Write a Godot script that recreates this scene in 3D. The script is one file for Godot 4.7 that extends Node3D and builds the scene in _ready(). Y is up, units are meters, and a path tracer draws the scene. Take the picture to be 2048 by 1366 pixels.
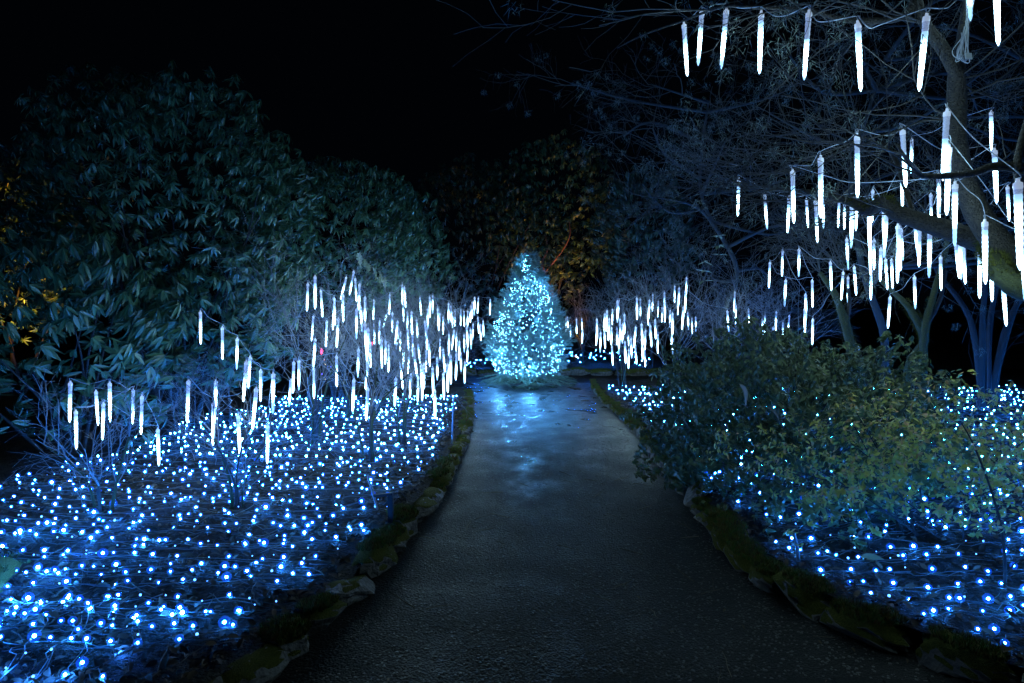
extends Node3D
# A garden path at night: strings of blue lights on the beds, lit icicle tubes in the shrubs, a decorated tree at the end of the path.

class Geo:
	var v := PackedVector3Array()
	var n := PackedVector3Array()
	var c := PackedColorArray()
	var uv := PackedVector2Array()
	var ix := PackedInt32Array()
	var use_c := false
	var use_uv := false

	func tri(a: int, b: int, d: int) -> void:
		ix.append(a); ix.append(b); ix.append(d)

	func tube(p: PackedVector3Array, r: PackedFloat32Array, sides: int, bump := 0.0) -> void:
		var m := p.size()
		var base := v.size()
		var u := Vector3.ZERO
		for i in m:
			var t: Vector3 = (p[mini(i + 1, m - 1)] - p[maxi(i - 1, 0)]).normalized()
			if i == 0:
				u = t.cross(Vector3(0.31, 0.2, 0.93)).normalized()
				if u.length() < 0.5:
					u = t.cross(Vector3.UP).normalized()
			else:
				u = (u - t * u.dot(t)).normalized()
			var w := t.cross(u)
			for j in sides:
				var a := TAU * j / sides
				var d := u * cos(a) + w * sin(a)
				var rr := r[i]
				if bump > 0.0:
					rr *= 1.0 + bump * sin(j * 2.7 + i * 1.9) * cos(i * 0.83 + j)
				v.append(p[i] + d * rr)
				n.append(d)
				if use_uv:
					uv.append(Vector2(float(j) / sides, i))
		for i in m - 1:
			for j in sides:
				var a := base + i * sides + j
				var b := base + i * sides + (j + 1) % sides
				tri(a, a + sides, b)
				tri(b, a + sides, b + sides)

	func lathe(prof: PackedVector2Array, sides: int, at := Transform3D()) -> void:
		# prof: (radius, y) from top to bottom
		var base := v.size()
		var m := prof.size()
		for i in m:
			var d: Vector2 = prof[mini(i + 1, m - 1)] - prof[maxi(i - 1, 0)]
			var nn := Vector2(-d.y, d.x).normalized()
			for j in sides:
				var a := TAU * j / sides
				v.append(at * Vector3(cos(a) * prof[i].x, prof[i].y, sin(a) * prof[i].x))
				n.append((at.basis * Vector3(cos(a) * nn.x, nn.y, sin(a) * nn.x)).normalized())
		for i in m - 1:
			for j in sides:
				var a := base + i * sides + j
				var b := base + i * sides + (j + 1) % sides
				tri(a, a + sides, b)
				tri(b, a + sides, b + sides)

	func leaf(at: Transform3D, w: float, segs: int, bend: float, fold: float, lobes := 0) -> void:
		# along +z from 0 to 1, face up (+y)
		var base := v.size()
		for i in segs + 1:
			var t := float(i) / segs
			var hw := w * pow(sin(PI * pow(t, 0.85)), 0.75) if i > 0 and i < segs else 0.004
			if lobes > 0 and i > 0 and i < segs:
				hw *= 1.35 if i % 2 == 1 else 0.5
			var y := -bend * t * t
			for s in [-1, 0, 1]:
				v.append(at * Vector3(hw * s, y + fold * absf(s) * hw, t))
				n.append((at.basis * Vector3(-fold * s, 1.0, 2.0 * bend * t)).normalized())
				if use_uv:
					uv.append(Vector2(0.5 + 0.5 * s, t))
		for i in segs:
			for k in 2:
				var a := base + i * 3 + k
				tri(a, a + 1, a + 3)
				tri(a + 1, a + 4, a + 3)

	func blade(p: Vector3, d: Vector3, side: Vector3) -> void:
		# one thin triangle
		var b := v.size()
		var nn := d.cross(side).normalized()
		v.append(p - side); v.append(p + side); v.append(p + d)
		n.append(nn); n.append(nn); n.append(nn)
		tri(b, b + 1, b + 2)

	func ball(o: Vector3, r: float, rings: int, sides: int) -> void:
		var pr := PackedVector2Array()
		for i in rings + 1:
			var a := PI * i / rings
			pr.append(Vector2(sin(a) * r, cos(a) * r))
		var base := v.size()
		lathe(pr, sides, Transform3D(Basis(), o))
		for k in range(base, v.size()):
			n[k] = (v[k] - o).normalized()

	func box(o: Vector3, s: Vector3, q := Basis()) -> void:
		for f in 6:
			var ax := f / 2
			var sg := 1.0 if f % 2 == 0 else -1.0
			var nn := Vector3.ZERO; nn[ax] = sg
			var uu := Vector3.ZERO; uu[(ax + 1) % 3] = 1.0
			var ww := nn.cross(uu)
			var b := v.size()
			for k in [[-1, -1], [1, -1], [1, 1], [-1, 1]]:
				v.append(o + q * ((nn + uu * k[0] + ww * k[1]) * s * 0.5))
				n.append(q * nn)
			tri(b, b + 2, b + 1)
			tri(b, b + 3, b + 2)

	func mesh(m: Material = null) -> ArrayMesh:
		var a := []
		a.resize(Mesh.ARRAY_MAX)
		a[Mesh.ARRAY_VERTEX] = v
		a[Mesh.ARRAY_NORMAL] = n
		a[Mesh.ARRAY_INDEX] = ix
		if use_c: a[Mesh.ARRAY_COLOR] = c
		if use_uv: a[Mesh.ARRAY_TEX_UV] = uv
		var am := ArrayMesh.new()
		am.add_surface_from_arrays(Mesh.PRIMITIVE_TRIANGLES, a)
		if m: am.surface_set_material(0, m)
		return am

var rng := RandomNumberGenerator.new()
var noise := FastNoiseLite.new()
var M := {}
var used := {}
const ONES := ["zeroth", "first", "second", "third", "fourth", "fifth", "sixth", "seventh", "eighth", "ninth", "tenth", "eleventh", "twelfth", "thirteenth", "fourteenth", "fifteenth", "sixteenth", "seventeenth", "eighteenth", "nineteenth"]
const TENS := ["", "", "twent", "thirt", "fort", "fift", "sixt", "sevent", "eight", "ninet"]

func nth(k: int) -> String:
	if k < 20: return ONES[k]
	if k % 10 == 0: return TENS[k / 10] + "ieth"
	return TENS[k / 10] + "y-" + ONES[k % 10]

func rf(a: float, b: float) -> float:
	return rng.randf_range(a, b)

func rv() -> Vector3:
	return Vector3(rf(-1, 1), rf(-1, 1), rf(-1, 1))

func numbered(called: String) -> String:
	var k: int = used.get(called, -1) + 1
	used[called] = k
	return called if k == 0 else "%s_%03d" % [called, k]

func tag(o: Node, label: String, category: String, group := "") -> void:
	o.set_meta("label", label)
	o.set_meta("category", category)
	if group: o.set_meta("group", group)

func thing(called: String, label: String, category: String, at := Vector3.ZERO, group := "") -> Node3D:
	var o := Node3D.new()
	o.name = numbered(called)
	o.position = at
	add_child(o)
	tag(o, label, category, group)
	return o

func part(parent: Node3D, called: String, mesh: Mesh, mat: Material = null, at := Transform3D()) -> MeshInstance3D:
	var o := MeshInstance3D.new()
	o.name = called
	o.mesh = mesh
	if mat: o.material_override = mat
	o.transform = at
	parent.add_child(o, true)
	return o

func structure(called: String, mesh: Mesh, mat: Material) -> MeshInstance3D:
	var o := part(self, called, mesh, mat)
	o.set_meta("kind", "structure")
	return o

func scatter(parent: Node, called: String, mesh: Mesh, mat: Material, where: Array, tints: Array) -> MultiMeshInstance3D:
	var mm := MultiMesh.new()
	mm.transform_format = MultiMesh.TRANSFORM_3D
	mm.use_colors = true
	mm.mesh = mesh
	mm.instance_count = where.size()
	for k in where.size():
		mm.set_instance_transform(k, where[k])
		mm.set_instance_color(k, tints[k])
	var o := MultiMeshInstance3D.new()
	o.name = called
	o.multimesh = mm
	o.material_override = mat
	o.set_meta("kind", "stuff")
	parent.add_child(o, true)
	return o

func lin(r: float, g: float, b: float) -> Color:
	return Color(r, g, b).linear_to_srgb()

func noise_tex(freq: float, oct: int, lo: Color, hi: Color, size := 512, kind := FastNoiseLite.TYPE_SIMPLEX_SMOOTH, sd := 1) -> NoiseTexture2D:
	var f := FastNoiseLite.new()
	f.noise_type = kind
	f.frequency = freq
	f.fractal_octaves = oct
	f.seed = sd
	var t := NoiseTexture2D.new()
	t.width = size; t.height = size
	t.seamless = true
	t.noise = f
	var g := Gradient.new()
	g.set_color(0, lo); g.set_color(1, hi)
	t.color_ramp = g
	return t

func noise_normal(freq: float, oct: int, strength: float, size := 512, sd := 5) -> NoiseTexture2D:
	var f := FastNoiseLite.new()
	f.frequency = freq
	f.fractal_octaves = oct
	f.seed = sd
	var t := NoiseTexture2D.new()
	t.width = size; t.height = size
	t.seamless = true
	t.as_normal_map = true
	t.bump_strength = strength
	t.noise = f
	return t

func mat(col: Color, rough: float, spec := 0.5) -> StandardMaterial3D:
	var m := StandardMaterial3D.new()
	m.albedo_color = col
	m.roughness = rough
	m.metallic_specular = spec
	return m

func world_tex(m: StandardMaterial3D, albedo: Texture2D, normal: Texture2D, scale: float, ns := 1.0) -> void:
	if albedo: m.albedo_texture = albedo
	if normal:
		m.normal_enabled = true
		m.normal_texture = normal
		m.normal_scale = ns
	m.uv1_triplanar = true
	m.uv1_world_triplanar = true
	m.uv1_scale = Vector3.ONE * scale

func glow(col: Color, energy: float) -> StandardMaterial3D:
	var m := StandardMaterial3D.new()
	m.albedo_color = Color(0.6, 0.7, 0.8)
	m.roughness = 0.4
	m.emission_enabled = true
	m.emission = col
	m.emission_energy_multiplier = energy
	return m

func lamp(at: Vector3, col: Color, energy: float, size := 0.02, parent: Node3D = self) -> void:
	var l := OmniLight3D.new()
	l.name = "lamp_light"
	l.position = at
	l.light_color = col
	l.light_energy = energy
	l.light_size = size
	l.omni_range = 30.0
	l.omni_attenuation = 2.0
	l.shadow_enabled = true
	parent.add_child(l, true)

func spline(pts: Array, per: int) -> PackedVector3Array:
	var out := PackedVector3Array()
	for k in pts.size() - 1:
		var a: Vector3 = pts[maxi(k - 1, 0)]
		var b: Vector3 = pts[k]
		var c: Vector3 = pts[k + 1]
		var d: Vector3 = pts[mini(k + 2, pts.size() - 1)]
		for s in per:
			out.append(b.cubic_interpolate(c, a, d, float(s) / per))
	out.append(pts[pts.size() - 1])
	return out

func radii(m: int, r0: float, r1: float) -> PackedFloat32Array:
	var r := PackedFloat32Array()
	for i in m:
		r.append(lerpf(r0, r1, float(i) / (m - 1)))
	return r

func table(t: Array, d: float) -> float:
	for k in range(1, t.size()):
		if d <= t[k].x:
			return lerpf(t[k - 1].y, t[k].y, clampf((d - t[k - 1].x) / (t[k].x - t[k - 1].x), 0.0, 1.0))
	return t[t.size() - 1].y

const EDGE_L := [Vector2(0.5, -1.8), Vector2(2, -1.32), Vector2(2.9, -1.02), Vector2(3.15, -0.93), Vector2(3.47, -0.86), Vector2(3.77, -0.79), Vector2(4.58, -0.69), Vector2(5.1, -0.61), Vector2(6, -0.55), Vector2(8.3, -0.51), Vector2(10.5, -0.59), Vector2(12.5, -0.74)]
const EDGE_R := [Vector2(0.5, 3.2), Vector2(2, 2.6), Vector2(2.94, 1.86), Vector2(3.26, 1.6), Vector2(3.53, 1.48), Vector2(3.86, 1.39), Vector2(4.2, 1.35), Vector2(4.96, 1.38), Vector2(6.6, 1.46), Vector2(8, 1.51), Vector2(9.1, 1.54), Vector2(11, 1.48), Vector2(13, 1.52), Vector2(13.8, 1.6)]

func edge_l(z: float) -> float: return table(EDGE_L, -z)
func edge_r(z: float) -> float: return table(EDGE_R, -z)

func bed_y(x: float, z: float) -> float:
	return 0.1 + noise.get_noise_2d(x * 60.0, z * 60.0) * 0.05 + noise.get_noise_2d(x * 260.0, z * 260.0) * 0.022

# ---------------------------------------------------------------- branches
var tips := []

func twig(g: Geo, p: Vector3, d: Vector3, length: float, r0: float, level: int, kids: int, wig: float, trop: Vector3, spread: float, shrink := 0.62) -> void:
	var segs := 5 if level > 1 else (4 if level == 1 else 3)
	var pts := PackedVector3Array([p])
	var q := p
	var dir := d.normalized()
	for s in segs:
		dir = (dir + rv() * wig + trop / segs).normalized()
		q += dir * length / segs
		pts.append(q)
	var r1 := maxf(r0 * 0.45, 0.0011)
	g.tube(pts, radii(segs + 1, r0, r1), 6 if r0 > 0.02 else (4 if r0 > 0.006 else 3))
	if level == 0:
		tips.append(q)
		return
	for k in kids:
		var t := rf(0.25, 1.0)
		var i := clampi(int(t * segs), 0, segs - 1)
		var at: Vector3 = pts[i].lerp(pts[i + 1], t * segs - i)
		var along: Vector3 = (pts[i + 1] - pts[i]).normalized()
		var off := rv()
		off = (off - along * off.dot(along)).normalized()
		var nd := (along * cos(spread) + off * sin(spread)).normalized()
		twig(g, at, nd, length * shrink * rf(0.7, 1.15), r0 * lerpf(0.6, 0.4, t), level - 1, kids, wig, trop, spread * rf(0.85, 1.15), shrink)

# ---------------------------------------------------------------- the thing builders
var leaf_meshes := {}

func leaf_kind(called: String, w: float, segs: int, bends: Array, fold: float) -> Array:
	if not leaf_meshes.has(called):
		var a := []
		for b in bends:
			var g := Geo.new()
			g.use_uv = true
			g.leaf(Transform3D(), w, segs, b, fold)
			a.append(g.mesh())
		leaf_meshes[called] = a
	return leaf_meshes[called]

# A shrub whose leaves sit in whorls on a lumpy dome; the nearest leaves are parts of their own.
func leafy_shrub(called: String, label: String, category: String, group: String, o: Vector3, size: Vector3, whorls: int, leaf_len: Vector2, per: int, droop: Vector2, kind: Array, leaf_mats: Array, tint: Callable, singles: int, stems: int, low := -0.75, shell := Vector2(0.62, 1.02), lean := 0.45, lumpy := 0.2, jit := 0.25) -> Node3D:
	var base := Vector3(o.x, 0.05, o.z)
	var root := thing(called, label, category, base, group)
	var found := []
	var eye := Vector3(0, 1.6, 0)
	var off := rf(0, 900)
	while found.size() < whorls:
		var d := rv()
		if d.length() > 1.0 or d.length() < 0.05: continue
		d = d.normalized()
		if d.y < low: continue
		var lump := 1.0 + lumpy * noise.get_noise_3d(d.x * 110 + off, d.y * 110, d.z * 110)
		var k := lerpf(shell.x, shell.y, pow(rng.randf(), 0.6)) * lump
		var p := o + d * size * k
		if p.y < 0.12: continue
		var face := d.dot((eye - p).normalized())
		if face < -0.35 and rng.randf() < 0.6: continue
		found.append([p.distance_to(eye) * (1.0 if face > 0.0 else 3.0) - k, p, d])
	found.sort_custom(func(a, b): return a[0] < b[0])
	var lone := 0
	var where := []
	var tints := []
	for f in found:
		var p: Vector3 = f[1]
		var d: Vector3 = f[2]
		var ax := (d * (1.0 - lean) + Vector3.UP * lean + rv() * 0.35).normalized()
		var fx := ax.cross(rv()).normalized()
		var fr := Basis(fx, ax, fx.cross(ax))
		var m := per + rng.randi_range(-2, 2)
		var dr := rf(droop.x, droop.y)
		for k in m:
			var b := fr * Basis(Vector3.UP, TAU * k / m + rf(-0.3, 0.3)) * Basis(Vector3.RIGHT, dr + rf(-jit, jit)) * Basis(Vector3.BACK, rf(-1.6, 1.6) * jit)
			var ln := rf(leaf_len.x, leaf_len.y)
			var tr := Transform3D(b.scaled_local(Vector3.ONE * ln), p - base + ax * rf(0.0, 0.08) * jit)
			var ci: int = rng.randi() % kind.size()
			if lone < singles:
				lone += 1
				part(root, "leaf", kind[ci], leaf_mats[1 + rng.randi() % (leaf_mats.size() - 1)], tr)
			else:
				where.append(tr)
				tints.append(tint.call())
	scatter(root, "foliage", kind[0], leaf_mats[0], where, tints)
	var g := Geo.new()
	for s in stems:
		var f: Array = found[(s * 37 + 11) % found.size()]
		var a := Vector3(rf(-0.2, 0.2) * size.x, 0, rf(-0.2, 0.2) * size.z)
		var e: Vector3 = f[1] - base
		var mid := a.lerp(e, 0.5) + Vector3(0, 0.12 * size.y, 0) + rv() * 0.08 * size.y
		var pts := spline([a, mid, e], 5)
		g.tube(pts, radii(pts.size(), 0.003 + 0.015 * size.y * minf(1.0, size.y), 0.0025), 5)
	part(root, "stems", g.mesh(), M.bark)
	return root

func rock_geo(size: Vector3, sd: int, rough := 0.22) -> Geo:
	var g := Geo.new()
	var f := FastNoiseLite.new()
	f.seed = sd
	f.frequency = 0.9
	f.fractal_octaves = 3
	var cuts := []
	var cr := RandomNumberGenerator.new()
	cr.seed = sd
	for k in 11:
		cuts.append([Vector3(cr.randf_range(-1, 1), cr.randf_range(-0.5, 1), cr.randf_range(-1, 1)).normalized(), cr.randf_range(0.72, 1.0)])
	var rings := 15
	var sides := 22
	for i in rings + 1:
		var th := PI * i / rings
		for j in sides:
			var ph := TAU * j / sides
			var d := Vector3(sin(th) * cos(ph), cos(th), sin(th) * sin(ph))
			var sq := d / maxf(maxf(absf(d.x), absf(d.y)), absf(d.z))
			var q := d.lerp(sq, 0.42)
			q *= 1.0 + rough * f.get_noise_3d(d.x * 1.6, d.y * 1.6, d.z * 1.6) * 2.0
			for c in cuts:
				var over: float = q.dot(c[0]) - c[1]
				if over > 0.0: q -= c[0] * over
			g.v.append(q * size * 0.5)
			g.n.append(Vector3.ZERO)
	for i in rings:
		for j in sides:
			var a := i * sides + j
			var b := i * sides + (j + 1) % sides
			g.tri(a, a + sides, b)
			g.tri(b, a + sides, b + sides)
	smooth(g)
	return g

func smooth(g: Geo) -> void:
	for k in g.n.size(): g.n[k] = Vector3.ZERO
	for t in range(0, g.ix.size(), 3):
		var a := g.ix[t]; var b := g.ix[t + 1]; var c := g.ix[t + 2]
		var nn := (g.v[c] - g.v[a]).cross(g.v[b] - g.v[a])
		g.n[a] += nn
		g.n[b] += nn
		g.n[c] += nn
	for k in g.n.size(): g.n[k] = g.n[k].normalized() if g.n[k].length() > 1e-9 else Vector3.UP

func faceted(g: Geo) -> Geo:
	var o := Geo.new()
	for t in range(0, g.ix.size(), 3):
		var a := g.v[g.ix[t]]
		var b := g.v[g.ix[t + 1]]
		var c := g.v[g.ix[t + 2]]
		var nn := (c - a).cross(b - a)
		if nn.length() < 1e-10: continue
		nn = nn.normalized()
		var k := o.v.size()
		for q in 3:
			o.n.append(nn)
			o.v.append([a, b, c][q])
		o.tri(k, k + 1, k + 2)
	return o

func moss_geo(r: Geo, sd: int, level: float) -> Geo:
	var g := Geo.new()
	var f := FastNoiseLite.new()
	f.seed = sd
	f.frequency = 6.0
	var on := PackedByteArray()
	for k in r.v.size():
		var h := r.n[k].y + f.get_noise_3dv(r.v[k]) * 0.5
		on.append(1 if h > level else 0)
		g.v.append(r.v[k] + r.n[k] * (0.014 + 0.012 * f.get_noise_3dv(r.v[k] * 3.0) if h > level else -0.004))
		g.n.append(r.n[k])
	for t in range(0, r.ix.size(), 3):
		if on[r.ix[t]] + on[r.ix[t + 1]] + on[r.ix[t + 2]] >= 1:
			g.tri(r.ix[t], r.ix[t + 1], r.ix[t + 2])
	smooth(g)
	return g

# ---------------------------------------------------------------- icicle lights
var tube_kinds := []

func make_tube_kinds() -> void:
	# clear part and lit part of a ribbed tube 0.3 m long; four kinds differ in how much is lit
	for spec in [[0.0, 0.22], [0.0, 0.3], [0.0, 0.14], [0.06, 0.4]]:
		var lit := Geo.new()
		var clear := Geo.new()
		var cap := Geo.new()
		var steps := 26
		var prof := PackedVector2Array()
		for i in steps + 1:
			var t := float(i) / steps
			var r := lerpf(0.0138, 0.0078, t)
			if t > 0.93: r *= sqrt(maxf(0.02, (1.0 - t) / 0.07))
			r *= 1.0 + (0.07 if i % 2 == 0 else -0.05)
			prof.append(Vector2(r, -0.3 * t))
		lit.use_uv = true
		var cut := int(spec[1] * steps)
		clear.lathe(prof.slice(0, cut + 1), 8)
		lit.lathe(prof.slice(cut), 8)
		for q in lit.v: lit.uv.append(Vector2(0.5, -q.y / 0.3 - spec[1] + 0.02))
		cap.lathe(PackedVector2Array([Vector2(0.001, 0.02), Vector2(0.006, 0.02), Vector2(0.007, 0.008), Vector2(0.0145, 0.004), Vector2(0.0155, -0.012), Vector2(0.013, -0.02)]), 8)
		tube_kinds.append([clear.mesh(), lit.mesh(), cap.mesh()])

func icicles(list: Array, group: String, where: String, way: String, lamps: float, rows := 1, energy := 0.034) -> Array:
	var a := list.duplicate()
	var tops := []
	a.sort_custom(func(p, q): return p.x / -p.z < q.x / -q.z)
	var counts := {}
	var lo := 9.0
	var hi := -9.0
	for p in a:
		var h: float = (p.y - 1.6) / -p.z
		lo = minf(lo, h); hi = maxf(hi, h)
	var rn := [["" ], ["upper row", "lower row"], ["upper row", "middle row", "lowest row"], ["topmost row", "second row", "third row", "lowest row"]]
	for p in a:
		var h: float = (p.y - 1.6) / -p.z
		var row: int = clampi(int((hi - h) / (hi - lo + 1e-5) * rows), 0, rows - 1)
		counts[row] = counts.get(row, 0) + 1
		var r_name: String = rn[rows - 1][row]
		var label: String = "lit icicle tube %s, %s%s %s" % [where, r_name + ", " if r_name else "", nth(counts[row]), way]
		var o := thing("icicle_light", label, "icicle light", Vector3(p.x, p.y, p.z), group)
		o.rotation = Vector3(rf(-0.05, 0.05), rf(0, TAU), 0)
		o.basis = Basis(Vector3.BACK, deg_to_rad(p.w) + rf(-0.045, 0.045)) * o.basis
		var k: Array = tube_kinds[[0, 0, 1, 1, 2, 2, 3][rng.randi() % 7]]
		part(o, "clear_section", k[0], M.tube_clear)
		part(o, "lit_section", k[1], M.tube_lit if rng.randf() < 0.78 else M.tube_half)
		part(o, "cap", k[2], M.tube_cap)
		if rng.randf() < lamps:
			lamp(o.transform * Vector3(0, -0.18, 0), lin(0.50, 0.83, 1.0), energy / lamps, 0.009)
		tops.append(o.transform * Vector3(0, 0.02, 0))
	return tops

func wire_through(called: String, label: String, tops: Array, sag: float, reach: float, r := 0.0022) -> void:
	# a pale lead that runs from tube to nearest tube
	var left := tops.duplicate()
	var g := Geo.new()
	var cur: Vector3 = left.pop_front()
	var any := false
	var runs := []
	while left.size():
		var bi := 0
		var bd := 1e9
		for k in left.size():
			var dd: float = cur.distance_to(left[k])
			if dd < bd: bd = dd; bi = k
		var nx: Vector3 = left[bi]
		left.remove_at(bi)
		if bd < reach:
			var mid := cur.lerp(nx, 0.5) + Vector3(rf(-0.03, 0.03), -sag * bd * rf(-0.5, 1.2), rf(-0.04, 0.04))
			var q1 := cur.lerp(mid, 0.5) + rv() * 0.02
			var pts := spline([cur, cur + Vector3(rf(-0.01, 0.01), 0.02, 0), q1, mid, nx + Vector3(0, 0.02, 0), nx], 4)
			g.tube(pts, radii(pts.size(), r, r), 4)
			any = true
		elif any:
			runs.append(g)
			g = Geo.new()
			any = false
		cur = nx
	if any: runs.append(g)
	for k in runs.size():
		var o := thing(called, label if runs.size() == 1 else "%s, piece %s along" % [label, nth(k + 1)], "cable", Vector3.ZERO, "leads of the icicle lights")
		part(o, "lead", runs[k].mesh(), M.pale_wire)

# ---------------------------------------------------------------- strings of blue lights
func light_string(pts: PackedVector3Array, spacing: float, label: String, group: String, lone_to: float, up := 0.008, energy := 0.08) -> void:
	var o := thing("light_string", label, "string lights", Vector3.ZERO, group)
	var g := Geo.new()
	g.tube(pts, radii(pts.size(), 0.0028, 0.0028), 3)
	part(o, "cable", g.mesh(), M.wire)
	var g2 := Geo.new()
	var back := PackedVector3Array()
	for k in pts.size():
		back.append(pts[k] + Vector3(rf(-0.02, 0.02), rf(-0.004, 0.012), 0.045 + rf(-0.025, 0.025)))
	g2.tube(back, radii(back.size(), 0.0024, 0.0024), 3)
	part(o, "return_cable", g2.mesh(), M.wire)
	var far := Geo.new()
	var run := rf(0, spacing)
	var n_b := 0
	var mids := []
	for k in pts.size() - 1:
		var sl := pts[k].distance_to(pts[k + 1])
		while run < sl:
			var p: Vector3 = pts[k].lerp(pts[k + 1], run / sl) + Vector3(rf(-0.015, 0.015), up + rf(-0.004, 0.018), rf(-0.015, 0.015))
			if -p.z < lone_to:
				var s := rf(0.7, 1.1) if rng.randf() < 0.8 else rf(1.1, 1.5)
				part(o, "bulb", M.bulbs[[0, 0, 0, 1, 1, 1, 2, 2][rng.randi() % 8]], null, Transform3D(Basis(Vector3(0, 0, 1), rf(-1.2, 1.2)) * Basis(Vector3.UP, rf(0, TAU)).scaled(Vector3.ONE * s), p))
			else:
				far.ball(p, 0.0075 * rf(0.65, 1.4), 4, 6)
			mids.append(p)
			run += spacing * (rf(0.35, 0.7) if rng.randf() < 0.3 else rf(0.8, 1.5))
		run -= sl
	if far.v.size():
		var f := part(o, "small_bulbs", far.mesh(), M.led_far)
		f.set_meta("kind", "stuff")
	if mids.size():
		lamp(mids[mids.size() / 2] + Vector3(0, 0.0, 0), Color(0.15, 0.45, 1.0), energy, 0.008)

# ---------------------------------------------------------------- everything
func _ready() -> void:
	rng.seed = 20241
	noise.frequency = 0.01
	noise.seed = 77

	# camera, sky, exposure
	var cam := Camera3D.new()
	cam.name = "camera"
	cam.position = Vector3(0, 1.6, 0)
	cam.rotation_degrees = Vector3(-3.06, 0, 0)
	cam.fov = 53.17
	cam.near = 0.05
	cam.far = 500.0
	add_child(cam)
	cam.current = true
	var env := Environment.new()
	env.background_mode = Environment.BG_SKY
	var sky := Sky.new()
	var sm := ProceduralSkyMaterial.new()
	sm.sky_top_color = lin(0.0003, 0.0006, 0.0012)
	sm.sky_horizon_color = lin(0.0004, 0.0007, 0.0014)
	sm.ground_bottom_color = lin(0.0002, 0.0004, 0.0006)
	sm.ground_horizon_color = lin(0.0003, 0.0006, 0.001)
	sm.sky_energy_multiplier = 1.0
	sky.sky_material = sm
	env.sky = sky
	env.tonemap_mode = Environment.TONE_MAPPER_LINEAR
	env.tonemap_exposure = 1.0
	env.sdfgi_enabled = true
	env.ssao_enabled = true
	env.ssil_enabled = true
	var we := WorldEnvironment.new()
	we.name = "world_environment"
	we.environment = env
	add_child(we)

	make_materials()
	make_tube_kinds()
	build_ground()
	build_kerbs()
	build_shrubs()
	build_bare_trees()
	build_tree()
	build_icicles()
	build_strings()
	build_details()

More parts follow.
